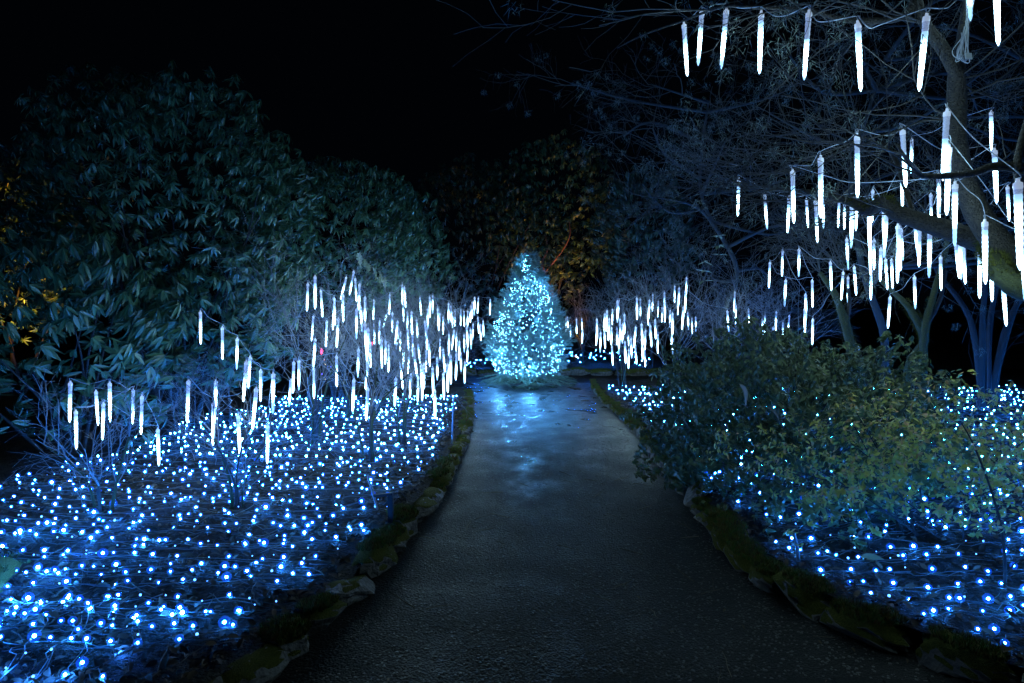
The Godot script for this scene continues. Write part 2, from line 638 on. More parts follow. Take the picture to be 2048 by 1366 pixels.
func make_materials() -> void:
	M.bark = mat(lin(0.034, 0.03, 0.025), 0.9)
	world_tex(M.bark, noise_tex(0.02, 4, Color(0.45, 0.45, 0.45), Color(1, 1, 1)), noise_normal(0.03, 4, 10.0), 3.0, 1.0)
	M.dark_bark = mat(lin(0.014, 0.013, 0.012), 0.95)
	M.limb = mat(lin(0.06, 0.048, 0.034), 0.85)
	world_tex(M.limb, noise_tex(0.02, 5, Color(0.28, 0.3, 0.27), Color(1.0, 1.0, 0.92)), noise_normal(0.035, 5, 30.0), 4.0, 1.3)
	M.mossy_bark = mat(lin(0.06, 0.068, 0.022), 0.95)
	world_tex(M.mossy_bark, noise_tex(0.03, 4, Color(0.35, 0.4, 0.3), Color(1, 1, 0.9)), noise_normal(0.06, 4, 14.0), 5.0, 1.0)
	M.twig = mat(lin(0.034, 0.032, 0.025), 0.75, 0.35)
	M.grey_twig = mat(lin(0.026, 0.032, 0.032), 0.8, 0.35)
	M.wet_twig = mat(lin(0.14, 0.125, 0.11), 0.34)
	M.lead_twig = mat(lin(0.1, 0.09, 0.085), 0.34)
	M.red_bark = mat(lin(0.16, 0.06, 0.03), 0.6)
	M.soil = mat(Color.WHITE, 0.92, 0.25)
	world_tex(M.soil, noise_tex(0.012, 5, lin(0.007, 0.006, 0.005), lin(0.034, 0.029, 0.023), 1024), noise_normal(0.03, 5, 16.0, 1024), 1.1, 1.2)
	M.stone = mat(Color.WHITE, 0.7)
	world_tex(M.stone, noise_tex(0.012, 5, lin(0.03, 0.029, 0.027), lin(0.2, 0.19, 0.18), 512), noise_normal(0.02, 5, 14.0), 2.6, 1.1)
	M.moss = mat(Color.WHITE, 0.95, 0.2)
	world_tex(M.moss, noise_tex(0.04, 4, lin(0.03, 0.035, 0.008), lin(0.14, 0.14, 0.03), 512), noise_normal(0.08, 4, 18.0), 4.0, 1.2)
	M.leaf = leaf_material(lin(1, 1, 1), 0.36)
	M.bush_leaf = leaf_material(lin(1, 1, 1), 0.5)
	M.azalea_leaf = leaf_material(lin(1, 1, 1), 0.55)
	M.needle = leaf_material(lin(1, 1, 1), 0.5)
	M.dry_leaf = leaf_material(lin(0.2, 0.1, 0.045), 0.6)
	M.pale_leaf = leaf_material(lin(0.2, 0.21, 0.11), 0.55)
	M.litter = mat(lin(1, 1, 1), 0.8, 0.3)
	M.litter.vertex_color_use_as_albedo = true
	M.lichen = mat(lin(0.12, 0.15, 0.12), 0.9)
	M.metal = mat(lin(0.012, 0.012, 0.013), 0.6, 0.3)
	M.grey_metal = mat(lin(0.16, 0.16, 0.17), 0.45)
	M.grey_metal.metallic = 0.5
	M.wire = mat(lin(0.05, 0.075, 0.085), 0.35)
	M.pale_wire = mat(lin(0.3, 0.32, 0.34), 0.4)
	M.slab = mat(lin(0.02, 0.02, 0.02), 0.85, 0.3)
	world_tex(M.slab, noise_tex(0.02, 5, Color(0.6, 0.6, 0.6), Color.WHITE), noise_normal(0.05, 4, 8.0), 3.0, 0.8)
	# lights
	M.led_core = glow(lin(0.020, 0.22, 1.0), 900.0)
	M.led_far = glow(lin(0.016, 0.2, 1.0), 600.0)
	M.led_mid = glow(lin(0.018, 0.21, 1.0), 360.0)
	M.led_dim = glow(lin(0.12, 0.34, 1.0), 4.0)
	M.tree_core = glow(lin(0.11, 0.42, 1.0), 150.0)
	M.led_halo = glow(lin(0.004, 0.12, 1.0), 1.3)  # lens glow round each bulb, imitated by an added glowing shell
	M.led_halo.transparency = BaseMaterial3D.TRANSPARENCY_ALPHA
	M.led_halo.albedo_color = Color(0.0, 0.03, 0.12, 0.17)
	M.tube_lit = glow(lin(0.50, 0.83, 1.0), 12.0)
	var ramp := Gradient.new()
	ramp.offsets = PackedFloat32Array([0.0, 0.05, 0.12, 0.25, 0.6, 1.0])
	ramp.colors = PackedColorArray([Color(0.27, 0.28, 0.3), Color(0.3, 0.32, 0.35), Color(0.5, 0.52, 0.55), Color(1, 1, 1), Color(1, 1, 1), Color(0.6, 0.62, 0.66)])
	var rt := GradientTexture2D.new()
	rt.gradient = ramp
	rt.width = 8
	rt.height = 128
	rt.fill_from = Vector2(0, 0)
	rt.fill_to = Vector2(0, 1)
	M.tube_lit.emission_texture = rt
	M.tube_lit.emission_operator = BaseMaterial3D.EMISSION_OP_MULTIPLY
	M.tube_lit.texture_repeat = false
	M.tube_half = glow(lin(0.50, 0.83, 1.0), 12.0)
	var ramp2 := Gradient.new()
	ramp2.offsets = PackedFloat32Array([0.0, 0.08, 0.16, 0.45, 0.6, 1.0])
	ramp2.colors = PackedColorArray([Color(0.28, 0.3, 0.32), Color(0.5, 0.52, 0.55), Color(1, 1, 1), Color(1, 1, 1), Color(0.32, 0.34, 0.37), Color(0.22, 0.24, 0.27)])
	var rt2 := rt.duplicate()
	rt2.gradient = ramp2
	M.tube_half.emission_texture = rt2
	M.tube_half.emission_operator = BaseMaterial3D.EMISSION_OP_MULTIPLY
	M.tube_half.texture_repeat = false
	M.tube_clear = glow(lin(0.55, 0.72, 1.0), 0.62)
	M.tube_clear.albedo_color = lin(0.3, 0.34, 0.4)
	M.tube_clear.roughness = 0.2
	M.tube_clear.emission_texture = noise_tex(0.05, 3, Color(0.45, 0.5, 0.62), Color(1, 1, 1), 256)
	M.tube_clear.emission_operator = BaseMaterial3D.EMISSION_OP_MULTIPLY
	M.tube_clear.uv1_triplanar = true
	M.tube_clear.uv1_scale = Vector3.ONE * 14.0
	M.tube_cap = glow(lin(0.55, 0.72, 1.0), 0.5)
	M.tube_cap.albedo_color = lin(0.4, 0.42, 0.45)
	M.glass_ball = mat(Color(0.9, 0.95, 1.0, 0.12), 0.03, 0.8)
	M.glass_ball.transparency = BaseMaterial3D.TRANSPARENCY_ALPHA
	# three kinds of bulb: bright and plain in a glowing halo shell, and one turned away
	M.bulbs = []
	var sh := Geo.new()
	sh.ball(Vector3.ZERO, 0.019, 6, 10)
	for spec in [[0.0068, M.led_core], [0.0058, M.led_mid], [0.005, M.led_dim]]:
		var core := Geo.new()
		core.ball(Vector3.ZERO, spec[0], 4, 6)
		var bm := core.mesh(spec[1])
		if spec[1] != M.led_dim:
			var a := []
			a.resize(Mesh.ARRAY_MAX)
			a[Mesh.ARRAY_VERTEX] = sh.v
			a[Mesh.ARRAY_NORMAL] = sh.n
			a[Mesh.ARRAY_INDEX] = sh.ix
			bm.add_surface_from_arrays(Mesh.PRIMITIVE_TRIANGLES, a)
			bm.surface_set_material(1, M.led_halo)
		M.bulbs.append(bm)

func leaf_material(col: Color, rough: float) -> StandardMaterial3D:
	var m := mat(col, rough, 0.5)
	m.vertex_color_use_as_albedo = true
	m.backlight_enabled = true
	m.backlight = Color(0.3, 0.34, 0.18)
	return m

# ---------------------------------------------------------------- ground
func sheet(x0: Callable, x1: Callable, z0: float, z1: float, nx: int, nz: int, h: Callable, px := 1.0) -> Geo:
	var g := Geo.new()
	g.use_uv = true
	for k in nz + 1:
		var t := float(k) / nz
		var z := lerpf(z0, z1, t)
		var a: float = x0.call(z)
		var b: float = x1.call(z)
		for j in nx + 1:
			var x := lerpf(a, b, pow(float(j) / nx, px))
			g.v.append(Vector3(x, h.call(x, z), z))
			g.n.append(Vector3.UP)
			g.uv.append(Vector2((x + 2.5) / 5.5, (z + 14.0) / 14.0))
	var up := b_sign(x0.call(z0) < x1.call(z0)) * b_sign(z1 < z0)
	for k in nz:
		for j in nx:
			var a := k * (nx + 1) + j
			var b := a + nx + 1
			if up > 0:
				g.tri(a, b, a + 1); g.tri(a + 1, b, b + 1)
			else:
				g.tri(a, a + 1, b); g.tri(a + 1, b + 1, b)
	smooth(g)
	return g

func b_sign(b: bool) -> int: return 1 if b else -1

func build_ground() -> void:
	var g := sheet(func(_z): return -160.0, func(_z): return 160.0, 60.0, -260.0, 2, 2, func(_x, _z): return -0.05)
	structure("ground", g.mesh(), M.soil)
	# the wet path, and the crossing in front of the tree
	var pm := mat(Color.WHITE, 1.0, 0.3)
	var W := 1024
	var H := 2048
	var f := FastNoiseLite.new()
	f.frequency = 0.9
	f.seed = 4
	f.fractal_octaves = 1
	var grain := f.get_image(W, H)
	f.frequency = 0.35
	f.seed = 9
	var grain2 := f.get_image(W, H)
	f.frequency = 0.012
	f.seed = 12
	f.fractal_octaves = 4
	var wet := f.get_image(W, H)
	var gd := grain.get_data()
	var g2 := grain2.get_data()
	var wd := wet.get_data()
	var alb := PackedByteArray()
	var rg := PackedByteArray()
	var hb := PackedByteArray()
	alb.resize(W * H * 3)
	rg.resize(W * H)
	hb.resize(W * H)
	for k in W * H:
		var gr := (gd[k] * 2 + g2[k]) / 3
		var w := wd[k]
		# low, smooth wet patches; coarse dry gravel elsewhere
		var zz := float(k / W) / H * 14.0 - 14.0
		var r := 182 + (w - 128) * 0.2 - 14.0 * smoothstep(85.0, 45.0, float(w)) - (96.0 + (128 - w) * 0.15) * smoothstep(-5.0, -10.5, zz)
		var px := float(k % W) / W * 5.5 - 2.5
		# a damp worn dip left of the middle
		var dip := 1.0 - Vector2((px - 0.08 - 0.12 * sin(zz * 1.7)) / 0.42, (zz + 6.6) / 2.6).length()
		r -= 62.0 * smoothstep(0.0, 0.9, dip) * smoothstep(178.0, 70.0, float(w) + (gr - 128) * 0.5)
		r = clampf(r + (gr - 128) * 0.22, 48, 235)
		rg[k] = int(r)
		var c := 7 + gr * 0.12 + (w - 128) * 0.05
		alb[k * 3] = int(c)
		alb[k * 3 + 1] = int(c * 0.98)
		alb[k * 3 + 2] = int(c * 0.97)
		hb[k] = gr
	var ai := Image.create_from_data(W, H, false, Image.FORMAT_RGB8, alb)
	var ri := Image.create_from_data(W, H, false, Image.FORMAT_L8, rg)
	var hi := Image.create_from_data(W, H, false, Image.FORMAT_L8, hb)
	hi.convert(Image.FORMAT_RGBA8)
	hi.bump_map_to_normal_map(3.6)
	pm.albedo_texture = ImageTexture.create_from_image(ai)
	pm.roughness_texture = ImageTexture.create_from_image(ri)
	pm.normal_enabled = true
	pm.normal_texture = ImageTexture.create_from_image(hi)
	pm.normal_scale = 0.55
	M.path = pm
	var wav := func(x, z): return 0.0 + noise.get_noise_2d(x * 30.0, z * 30.0) * 0.006
	var p := sheet(func(z): return edge_l(z) - 0.35, func(z): return edge_r(z) + 0.35, 2.0, -12.6, 30, 110, wav)
	structure("path", p.mesh(), pm)
	var cross := sheet(func(z): return -2.6, func(z): return 9.0, -12.6, -15.6, 50, 24, wav)
	structure("path_crossing", cross.mesh(), pm)
	# planted beds
	var lb := sheet(func(z): return edge_l(z) - 0.1, func(z): return -15.0, -0.5, -12.4, 70, 120, func(x, z): return bed_y(x, z), 2.0)
	structure("planting_bed_ground", lb.mesh(), M.soil)
	var rb := sheet(func(z): return edge_r(z) + 0.1, func(z): return 18.0, -0.5, -13.8, 80, 120, func(x, z): return bed_y(x, z), 2.0)
	structure("planting_bed_ground", rb.mesh(), M.soil)
	var bb := sheet(func(z): return -30.0, func(z): return 30.0, -15.5, -40.0, 80, 40, func(x, z): return bed_y(x, z) + 0.03)
	structure("planting_bed_ground", bb.mesh(), M.soil)

# ---------------------------------------------------------------- stones along the path
func build_kerbs() -> void:
	var rocks := []
	for k in 7:
		var r := rock_geo(Vector3.ONE, 40 + k)
		rocks.append([faceted(r).mesh(), moss_geo(r, 80 + k, 0.3).mesh(), moss_geo(r, 180 + k, 0.75).mesh()])
	for side in 2:
		var o := thing("stone_kerb", ["row of mossy uneven stones edging the path below the icicle shrubs", "row of mossy stones edging the path along the low evergreen bush"][side], "kerb")
		var d := 1.9
		var far := 12.3 if side == 0 else 13.9
		var tufts := []
		var tt := []
		while d < far:
			var big := clampf(1.35 - d * 0.05, 0.75, 1.2)
			var ln := rf(0.18, 0.38) * big
			var w := rf(0.16, 0.27) * big
			var h := rf(0.1, 0.19) * big
			if side == 1: h *= 0.9
			var z := -d - ln * 0.5
			var x := edge_l(z) - w * 0.4 if side == 0 else edge_r(z) + w * 0.4
			var e := edge_l(z - 0.2) - edge_l(z + 0.2) if side == 0 else edge_r(z - 0.2) - edge_r(z + 0.2)
			var q := Basis(Vector3.UP, atan2(-e, 0.4) + rf(-0.25, 0.25)) * Basis(Vector3.RIGHT, rf(-0.16, 0.16)) * Basis(Vector3.BACK, rf(-0.15, 0.15))
			var at := Transform3D(q.scaled_local(Vector3(w, h, ln * 1.12)), Vector3(x, h * 0.3, z))
			var k := rng.randi() % 7
			var s := part(o, "stone", rocks[k][0], M.stone, at)
			var mossy := rng.randf() < (0.72 if side == 0 else 0.92)
			part(s, "moss", rocks[k][1 if mossy else 2], M.moss)
			if mossy:
				for j in int(380 if d < 6.0 else 110):
					var a := rf(0, TAU)
					var rr := sqrt(rng.randf()) * 0.42
					var pp: Vector3 = at * Vector3(cos(a) * rr, 0.5 - rr * rr * 0.55, sin(a) * rr)
					var sz := rf(0.012, 0.032)
					tufts.append(Transform3D(Basis(Vector3.UP, rf(0, TAU)) * Basis(Vector3.RIGHT, rf(-0.7, 0.7)).scaled(Vector3.ONE * sz), pp))
					tt.append(Color(rf(0.04, 0.12), rf(0.05, 0.13), 0.02))
			d += ln * rf(0.86, 1.0)
		var tg := Geo.new()
		for j in 5:
			var a := TAU * j / 5
			tg.blade(Vector3.ZERO, Vector3(cos(a) * 0.6, 1.0, sin(a) * 0.6), Vector3(-sin(a), 0, cos(a)) * 0.14)
		scatter(o, "moss_tufts", tg.mesh(), M.litter, tufts, tt)
	# low walls behind the crossing
	var wr := thing("low_stone_wall", "low dark stone wall behind the decorated tree", "wall")
	var x := -2.4
	while x < 7.0:
		var w := rf(0.3, 0.5)
		var h := rf(0.16, 0.24)
		if absf(x - 0.3) > 0.35:
			var k := rng.randi() % 7
			var s := part(wr, "stone", rocks[k][0], M.stone, Transform3D(Basis(Vector3.UP, rf(-0.2, 0.2)).scaled_local(Vector3(w * 1.1, h, 0.26)), Vector3(x, h * 0.35, -15.5 + rf(-0.05, 0.05))))
			part(s, "moss", rocks[k][1], M.moss)
		x += w
	var b := thing("mossy_boulder", "rounded mossy boulder in the front corner of the light covered bed", "boulder", Vector3(-3.07, 0.05, -3.55))
	var br := rock_geo(Vector3(0.75, 0.42, 0.6), 301, 0.15)
	part(b, "stone", faceted(br).mesh(), M.stone)
	part(b, "moss", moss_geo(br, 302, 0.1).mesh(), M.moss)
	var bt := Geo.new()
	for j in 5:
		var a := TAU * j / 5
		bt.blade(Vector3.ZERO, Vector3(cos(a) * 0.6, 1.0, sin(a) * 0.6), Vector3(-sin(a), 0, cos(a)) * 0.14)
	var bw := []
	var bc := []
	for k in br.v.size():
		if br.n[k].y < 0.25: continue
		for j in 7:
			var c := rf(0.6, 1.5)
			bw.append(Transform3D(Basis.from_euler(rv() * 0.6).scaled(Vector3.ONE * rf(0.012, 0.028)), br.v[k] + br.n[k] * 0.012 + rv() * 0.03 * Vector3(1, 0.2, 1)))
			bc.append(Color(0.06 * c, 0.07 * c, 0.018 * c))
	scatter(b, "moss_tufts", bt.mesh(), M.litter, bw, bc)
	var slabs := thing("paving_strip", "strip of dark stone setts laid across the near end of the path", "paving")
	for k in 11:
		var sg := Geo.new()
		sg.box(Vector3.ZERO, Vector3(0.185, 0.06, 0.34))
		part(slabs, "sett", sg.mesh(), M.slab, Transform3D(Basis(Vector3.UP, rf(-0.03, 0.03) - 0.12), Vector3(0.25 + k * 0.2, -0.02 + rf(-0.003, 0.003), -2.66 + rf(-0.01, 0.01))))

# ---------------------------------------------------------------- shrubs
func build_shrubs() -> void:
	var lv := [M.leaf, leaf_material(lin(0.044, 0.094, 0.044), 0.34), leaf_material(lin(0.033, 0.073, 0.034), 0.36), leaf_material(lin(0.056, 0.108, 0.048), 0.32)]
	var lb := [M.bush_leaf, leaf_material(lin(0.064, 0.09, 0.026), 0.48), leaf_material(lin(0.042, 0.06, 0.02), 0.5), leaf_material(lin(0.085, 0.11, 0.032), 0.45)]
	var la := [M.azalea_leaf, leaf_material(lin(0.36, 0.31, 0.045), 0.55), leaf_material(lin(0.27, 0.26, 0.04), 0.55), leaf_material(lin(0.42, 0.33, 0.05), 0.55), leaf_material(lin(0.38, 0.21, 0.07), 0.55)]
	var rh := leaf_kind("rhododendron", 0.1, 4, [0.12, 0.3, 0.05], 0.35)
	var tn := func():
		var k := rf(0.6, 1.35)
		return Color(0.042 * k, 0.09 * k * rf(0.9, 1.1), 0.038 * k)
	leafy_shrub("rhododendron", "tall dome shaped rhododendron with whorled dark leaves rising above the icicle shrubs", "shrub", "", Vector3(-4.46, 2.67, -8.9), Vector3(1.95, 1.95, 1.6), 2000, Vector2(0.095, 0.15), 9, Vector2(0.35, 1.1), rh, lv, tn, 300, 12)
	leafy_shrub("rhododendron", "low rhododendron with big drooping leaves at the edge of the light covered bed", "shrub", "", Vector3(-4.64, 1.19, -7), Vector3(1.15, 1.25, 0.8), 420, Vector2(0.13, 0.19), 8, Vector2(0.7, 1.3), rh, lv, tn, 300, 8, -0.8, Vector2(0.55, 1.05), 0.35)
	leafy_shrub("rhododendron", "leafy rhododendron shoulder sloping down beside the tall dome", "shrub", "", Vector3(-2.94, 2.62, -10.8), Vector3(1.7, 1.35, 1.1), 1400, Vector2(0.1, 0.15), 8, Vector2(0.4, 1.2), rh, lv, tn, 300, 9, -0.85)
	leafy_shrub("rhododendron", "mid height rhododendron just behind the hanging icicle tubes of the front row", "shrub", "", Vector3(-3.61, 1.42, -8.3), Vector3(0.95, 0.95, 0.7), 420, Vector2(0.12, 0.18), 8, Vector2(0.6, 1.3), rh, lv, tn, 300, 6, -0.9, Vector2(0.5, 1.05))
	leafy_shrub("rhododendron", "narrow dark rhododendron at the end of the rhododendron bank, nearest the decorated tree", "shrub", "", Vector3(-2.06, 2.48, -13.5), Vector3(0.9, 1.5, 0.8), 420, Vector2(0.12, 0.17), 8, Vector2(0.5, 1.2), rh, lv, tn, 120, 5, -0.9)
	# same leaves tinted darker, dimness of the background put into their colour
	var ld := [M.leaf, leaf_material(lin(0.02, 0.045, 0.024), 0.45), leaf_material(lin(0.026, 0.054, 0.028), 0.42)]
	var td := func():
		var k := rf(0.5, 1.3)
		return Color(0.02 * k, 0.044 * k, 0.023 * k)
	# beyond the crossing
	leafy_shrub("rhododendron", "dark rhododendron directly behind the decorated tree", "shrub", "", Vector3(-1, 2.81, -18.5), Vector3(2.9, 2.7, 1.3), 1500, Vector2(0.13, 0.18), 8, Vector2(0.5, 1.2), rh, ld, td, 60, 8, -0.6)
	leafy_shrub("rhododendron", "rhododendron with leaves lit amber above the decorated tree", "shrub", "", Vector3(1.19, 3.94, -19), Vector3(2.0, 2.3, 1.2), 900, Vector2(0.13, 0.19), 8, Vector2(0.4, 1.2), rh, lv, tn, 120, 6, -0.7)
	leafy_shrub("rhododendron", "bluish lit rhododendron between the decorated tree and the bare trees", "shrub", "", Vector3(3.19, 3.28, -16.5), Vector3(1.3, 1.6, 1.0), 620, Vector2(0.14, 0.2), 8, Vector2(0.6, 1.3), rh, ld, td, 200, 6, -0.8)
	leafy_shrub("rhododendron", "amber lit shrub at the dark outer edge beyond the tall dome", "shrub", "", Vector3(-8.5, 2.35, -11.5), Vector3(1.4, 1.6, 1.2), 700, Vector2(0.08, 0.13), 8, Vector2(0.3, 1.1), rh, lv, tn, 60, 6, -0.8)
	# the low evergreen bush and the azalea beside the path
	var bl := leaf_kind("bush", 0.2, 4, [0.1, 0.25, 0.03], 0.3)
	var tb := func():
		var k := rf(0.55, 1.4)
		return Color(0.066 * k, 0.09 * k, 0.026 * k)
	leafy_shrub("evergreen_bush", "low dark green evergreen bush leaning over the path edge", "bush", "", Vector3(2.4, 0.42, -5.9), Vector3(1.05, 0.82, 1.4), 4600, Vector2(0.036, 0.064), 8, Vector2(0.3, 1.2), bl, lb, tb, 300, 10, -0.5, Vector2(0.5, 1.12), 0.35, 0.6, 0.5)
	var az := leaf_kind("azalea", 0.2, 4, [0.1, 0.35, -0.08], 0.4)
	var ta := func():
		var k := rf(0.65, 1.35)
		if rng.randf() < 0.22: return Color(0.4 * k, 0.22 * k, 0.07 * k)
		return Color(0.36 * k, 0.31 * k, 0.045 * k)
	leafy_shrub("azalea", "open azalea with yellowing olive leaves in front of the evergreen bush", "shrub", "", Vector3(2.72, 0.58, -4.35), Vector3(1.08, 0.46, 0.8), 1250, Vector2(0.026, 0.046), 5, Vector2(-0.4, 0.9), az, la, ta, 300, 26, -0.6, Vector2(0.3, 1.08), 0.35, 0.7, 0.65)

func stem_mesh(pts: Array, r0: float, r1: float, sides := 8, bump := 0.1, per := 6) -> ArrayMesh:
	var g := Geo.new()
	var s := spline(pts, per)
	g.tube(s, radii(s.size(), r0, r1), sides, bump)
	return g.mesh()

# bare shrub: several thin arching stems with a haze of twigs
func bare_shrub(label: String, at: Vector3, height: float, width: float, stems: int, kids: int, m: Material, group: String) -> void:
	var o := thing("bare_shrub", label, "shrub", at, group)
	for s in stems:
		var a := TAU * s / stems + rf(-0.4, 0.4)
		var e := Vector3(cos(a) * width * rf(0.3, 0.8), height * rf(0.45, 0.7), sin(a) * width * rf(0.3, 0.8))
		var pts := spline([Vector3(cos(a) * 0.04, -0.05, sin(a) * 0.04), e * Vector3(0.25, 0.5, 0.25) + rv() * 0.06, e], 5)
		var g := Geo.new()
		g.tube(pts, radii(pts.size(), rf(0.009, 0.019) * (0.6 + 0.25 * height), 0.005), 6, 0.22)
		var st := part(o, "stem", g.mesh(), M.mossy_bark if s % 2 == 0 else M.bark)
		var t := Geo.new()
		for k in kids:
			var q: Vector3 = pts[rng.randi_range(4, pts.size() - 1)]
			twig(t, q, (e.normalized() + rv() * 0.8 + Vector3(0, 0.3, 0)), height * rf(0.3, 0.5), 0.005, 2, 4, 0.16, Vector3(0, -0.1, 0), 0.7, 0.66)
		var tw := part(st, "twigs", t.mesh(), m)
		tw.set_meta("kind", "stuff")

func build_bare_trees() -> void:
	var grp := "bare shrubs holding icicle lights"
	var w := "bare shrub hung with icicle tubes, %s"
	bare_shrub(w % "with thick mossy stem at the middle of the bed", Vector3(-1.39, 0.06, -6.6), 1.75, 0.55, 5, 5, M.wet_twig, grp)
	bare_shrub(w % "leaning stem closest to the path kerb", Vector3(-1.2, 0.1, -7.4), 1.6, 0.5, 5, 4, M.wet_twig, grp)
	bare_shrub(w % "in front of the sloping rhododendron shoulder", Vector3(-2.1, 0.06, -7.2), 1.85, 0.6, 6, 5, M.wet_twig, grp)
	bare_shrub(w % "second row, behind the thick mossy stem", Vector3(-2.13, 0.1, -8.9), 1.95, 0.7, 6, 5, M.lead_twig, grp)
	bare_shrub(w % "second row, nearest the path", Vector3(-1.37, 0.08, -9.6), 1.9, 0.7, 6, 5, M.lead_twig, grp)
	bare_shrub(w % "third row, under the end of the rhododendron bank", Vector3(-2.02, 0.05, -10.8), 2.0, 0.8, 6, 5, M.lead_twig, grp)
	bare_shrub(w % "last before the decorated tree", Vector3(-1.15, 0.05, -11.6), 1.9, 0.75, 6, 5, M.lead_twig, grp)
	bare_shrub(w % "slim mossy stem among the front icicle tubes", Vector3(-2.02, 0.06, -4.95), 1.05, 0.42, 4, 5, M.lead_twig, grp)
	bare_shrub(w % "thin stems under the foremost icicle row", Vector3(-3.01, 0.06, -4.95), 0.95, 0.5, 4, 5, M.lead_twig, grp)
	bare_shrub(w % "dark stems at the bed's back edge", Vector3(-3.92, 0.1, -8), 1.3, 0.5, 4, 3, M.lead_twig, grp)
	bare_shrub(w % "behind the decorated tree beyond the crossing", Vector3(1.72, 0.08, -16.6), 1.9, 0.7, 6, 4, M.lead_twig, grp)
	bare_shrub(w % "first beyond the evergreen bush", Vector3(2, 0.15, -12.3), 2.0, 0.75, 6, 5, M.lead_twig, grp)
	bare_shrub(w % "tallest beyond the evergreen bush", Vector3(2.56, 0.14, -11), 2.3, 0.85, 7, 5, M.lead_twig, grp)
	bare_shrub(w % "half hidden behind the evergreen bush", Vector3(3.21, 0.2, -10), 1.9, 0.8, 6, 5, M.lead_twig, grp)
	bare_shrub(w % "between the evergreen bush and the mossy tree", Vector3(3.87, 0.23, -9.8), 1.8, 0.8, 6, 4, M.lead_twig, grp)

	# the overhanging tree beside the camera, its trunk just out of the picture
	var o := thing("overhanging_tree", "bare overhanging tree with smooth brown limbs carrying icicle tubes", "tree")
	var crotch := Vector3(3.2, 1.35, -3.75)
	part(o, "trunk", stem_mesh([Vector3(3.55, -0.1, -3.7), Vector3(3.5, 0.5, -3.72), Vector3(3.38, 1.0, -3.74), crotch], 0.14, 0.1, 12, 0.06), M.limb)
	part(o, "limb", stem_mesh([crotch, Vector3(2.84, 1.71, -3.7), Vector3(2.55, 1.97, -3.65), Vector3(2.38, 2.19, -3.6), Vector3(2.25, 2.38, -3.5), Vector3(2.21, 2.62, -3.45), Vector3(2.17, 2.75, -3.4)], 0.085, 0.036, 10, 0.05), M.limb)
	part(o, "limb", stem_mesh([Vector3(2.18, 2.72, -3.4), Vector3(2.07, 2.83, -3.35), Vector3(1.95, 2.93, -3.3), Vector3(1.9, 3.08, -3.3), Vector3(1.86, 3.33, -3.3)], 0.034, 0.018, 8, 0.05), M.limb)
	part(o, "limb", stem_mesh([Vector3(2.18, 2.72, -3.4), Vector3(2.2, 2.94, -3.4), Vector3(2.24, 3.22, -3.4), Vector3(2.25, 3.48, -3.4)], 0.03, 0.018, 8, 0.05), M.limb)
	part(o, "limb", stem_mesh([crotch, Vector3(2.87, 1.85, -3.8), Vector3(2.66, 1.96, -3.9), Vector3(2.49, 2.05, -4), Vector3(2.31, 2.14, -4.1), Vector3(2.26, 2.22, -4.2), Vector3(2.22, 2.19, -4.3), Vector3(2.16, 2.26, -4.4), Vector3(2.05, 2.34, -4.6), Vector3(1.9, 2.42, -4.9), Vector3(1.71, 2.54, -5.3)], 0.075, 0.01, 10, 0.08), M.limb)
	part(o, "limb", stem_mesh([crotch, Vector3(2.78, 1.62, -3.5), Vector3(2.6, 1.69, -3.5), Vector3(2.53, 1.77, -3.55), Vector3(2.59, 1.88, -3.7), Vector3(2.68, 1.97, -3.85)], 0.07, 0.045, 10, 0.1), M.mossy_bark)
	part(o, "limb", stem_mesh([Vector3(1.9, 3.08, -3.3), Vector3(1.88, 2.99, -3.3), Vector3(1.84, 2.97, -3.35), Vector3(1.74, 2.98, -3.4), Vector3(1.62, 3.01, -3.45), Vector3(1.49, 3.07, -3.5), Vector3(1.3, 3.13, -3.6), Vector3(1.15, 3.18, -3.7), Vector3(1.08, 3.2, -3.8), Vector3(0.94, 3.18, -3.9), Vector3(0.76, 3.15, -4), Vector3(0.62, 3.11, -4.1)], 0.02, 0.003, 7, 0.08), M.limb)
	part(o, "limb", stem_mesh([crotch, Vector3(2.38, 2.12, -3), Vector3(2.22, 2.19, -3), Vector3(2.09, 2.2, -3), Vector3(1.99, 2.17, -3), Vector3(1.82, 2.17, -3.05), Vector3(1.79, 2.23, -3.1), Vector3(1.75, 2.33, -3.15)], 0.03, 0.006, 7, 0.08), M.limb)
	part(o, "limb", stem_mesh([crotch, Vector3(2.52, 1.91, -3.3), Vector3(2.21, 2.12, -3), Vector3(2.2, 2.27, -3), Vector3(2.34, 2.56, -3.1)], 0.03, 0.01, 7, 0.08), M.limb)
	part(o, "limb", stem_mesh([Vector3(2.4, 2.11, -4.1), Vector3(2.35, 2.56, -4.3), Vector3(2.25, 2.64, -4.5), Vector3(2.09, 2.58, -4.7), Vector3(1.97, 2.54, -4.9), Vector3(1.68, 2.63, -5.1)], 0.016, 0.004, 6, 0.08), M.limb)
	var t := Geo.new()
	tips.clear()
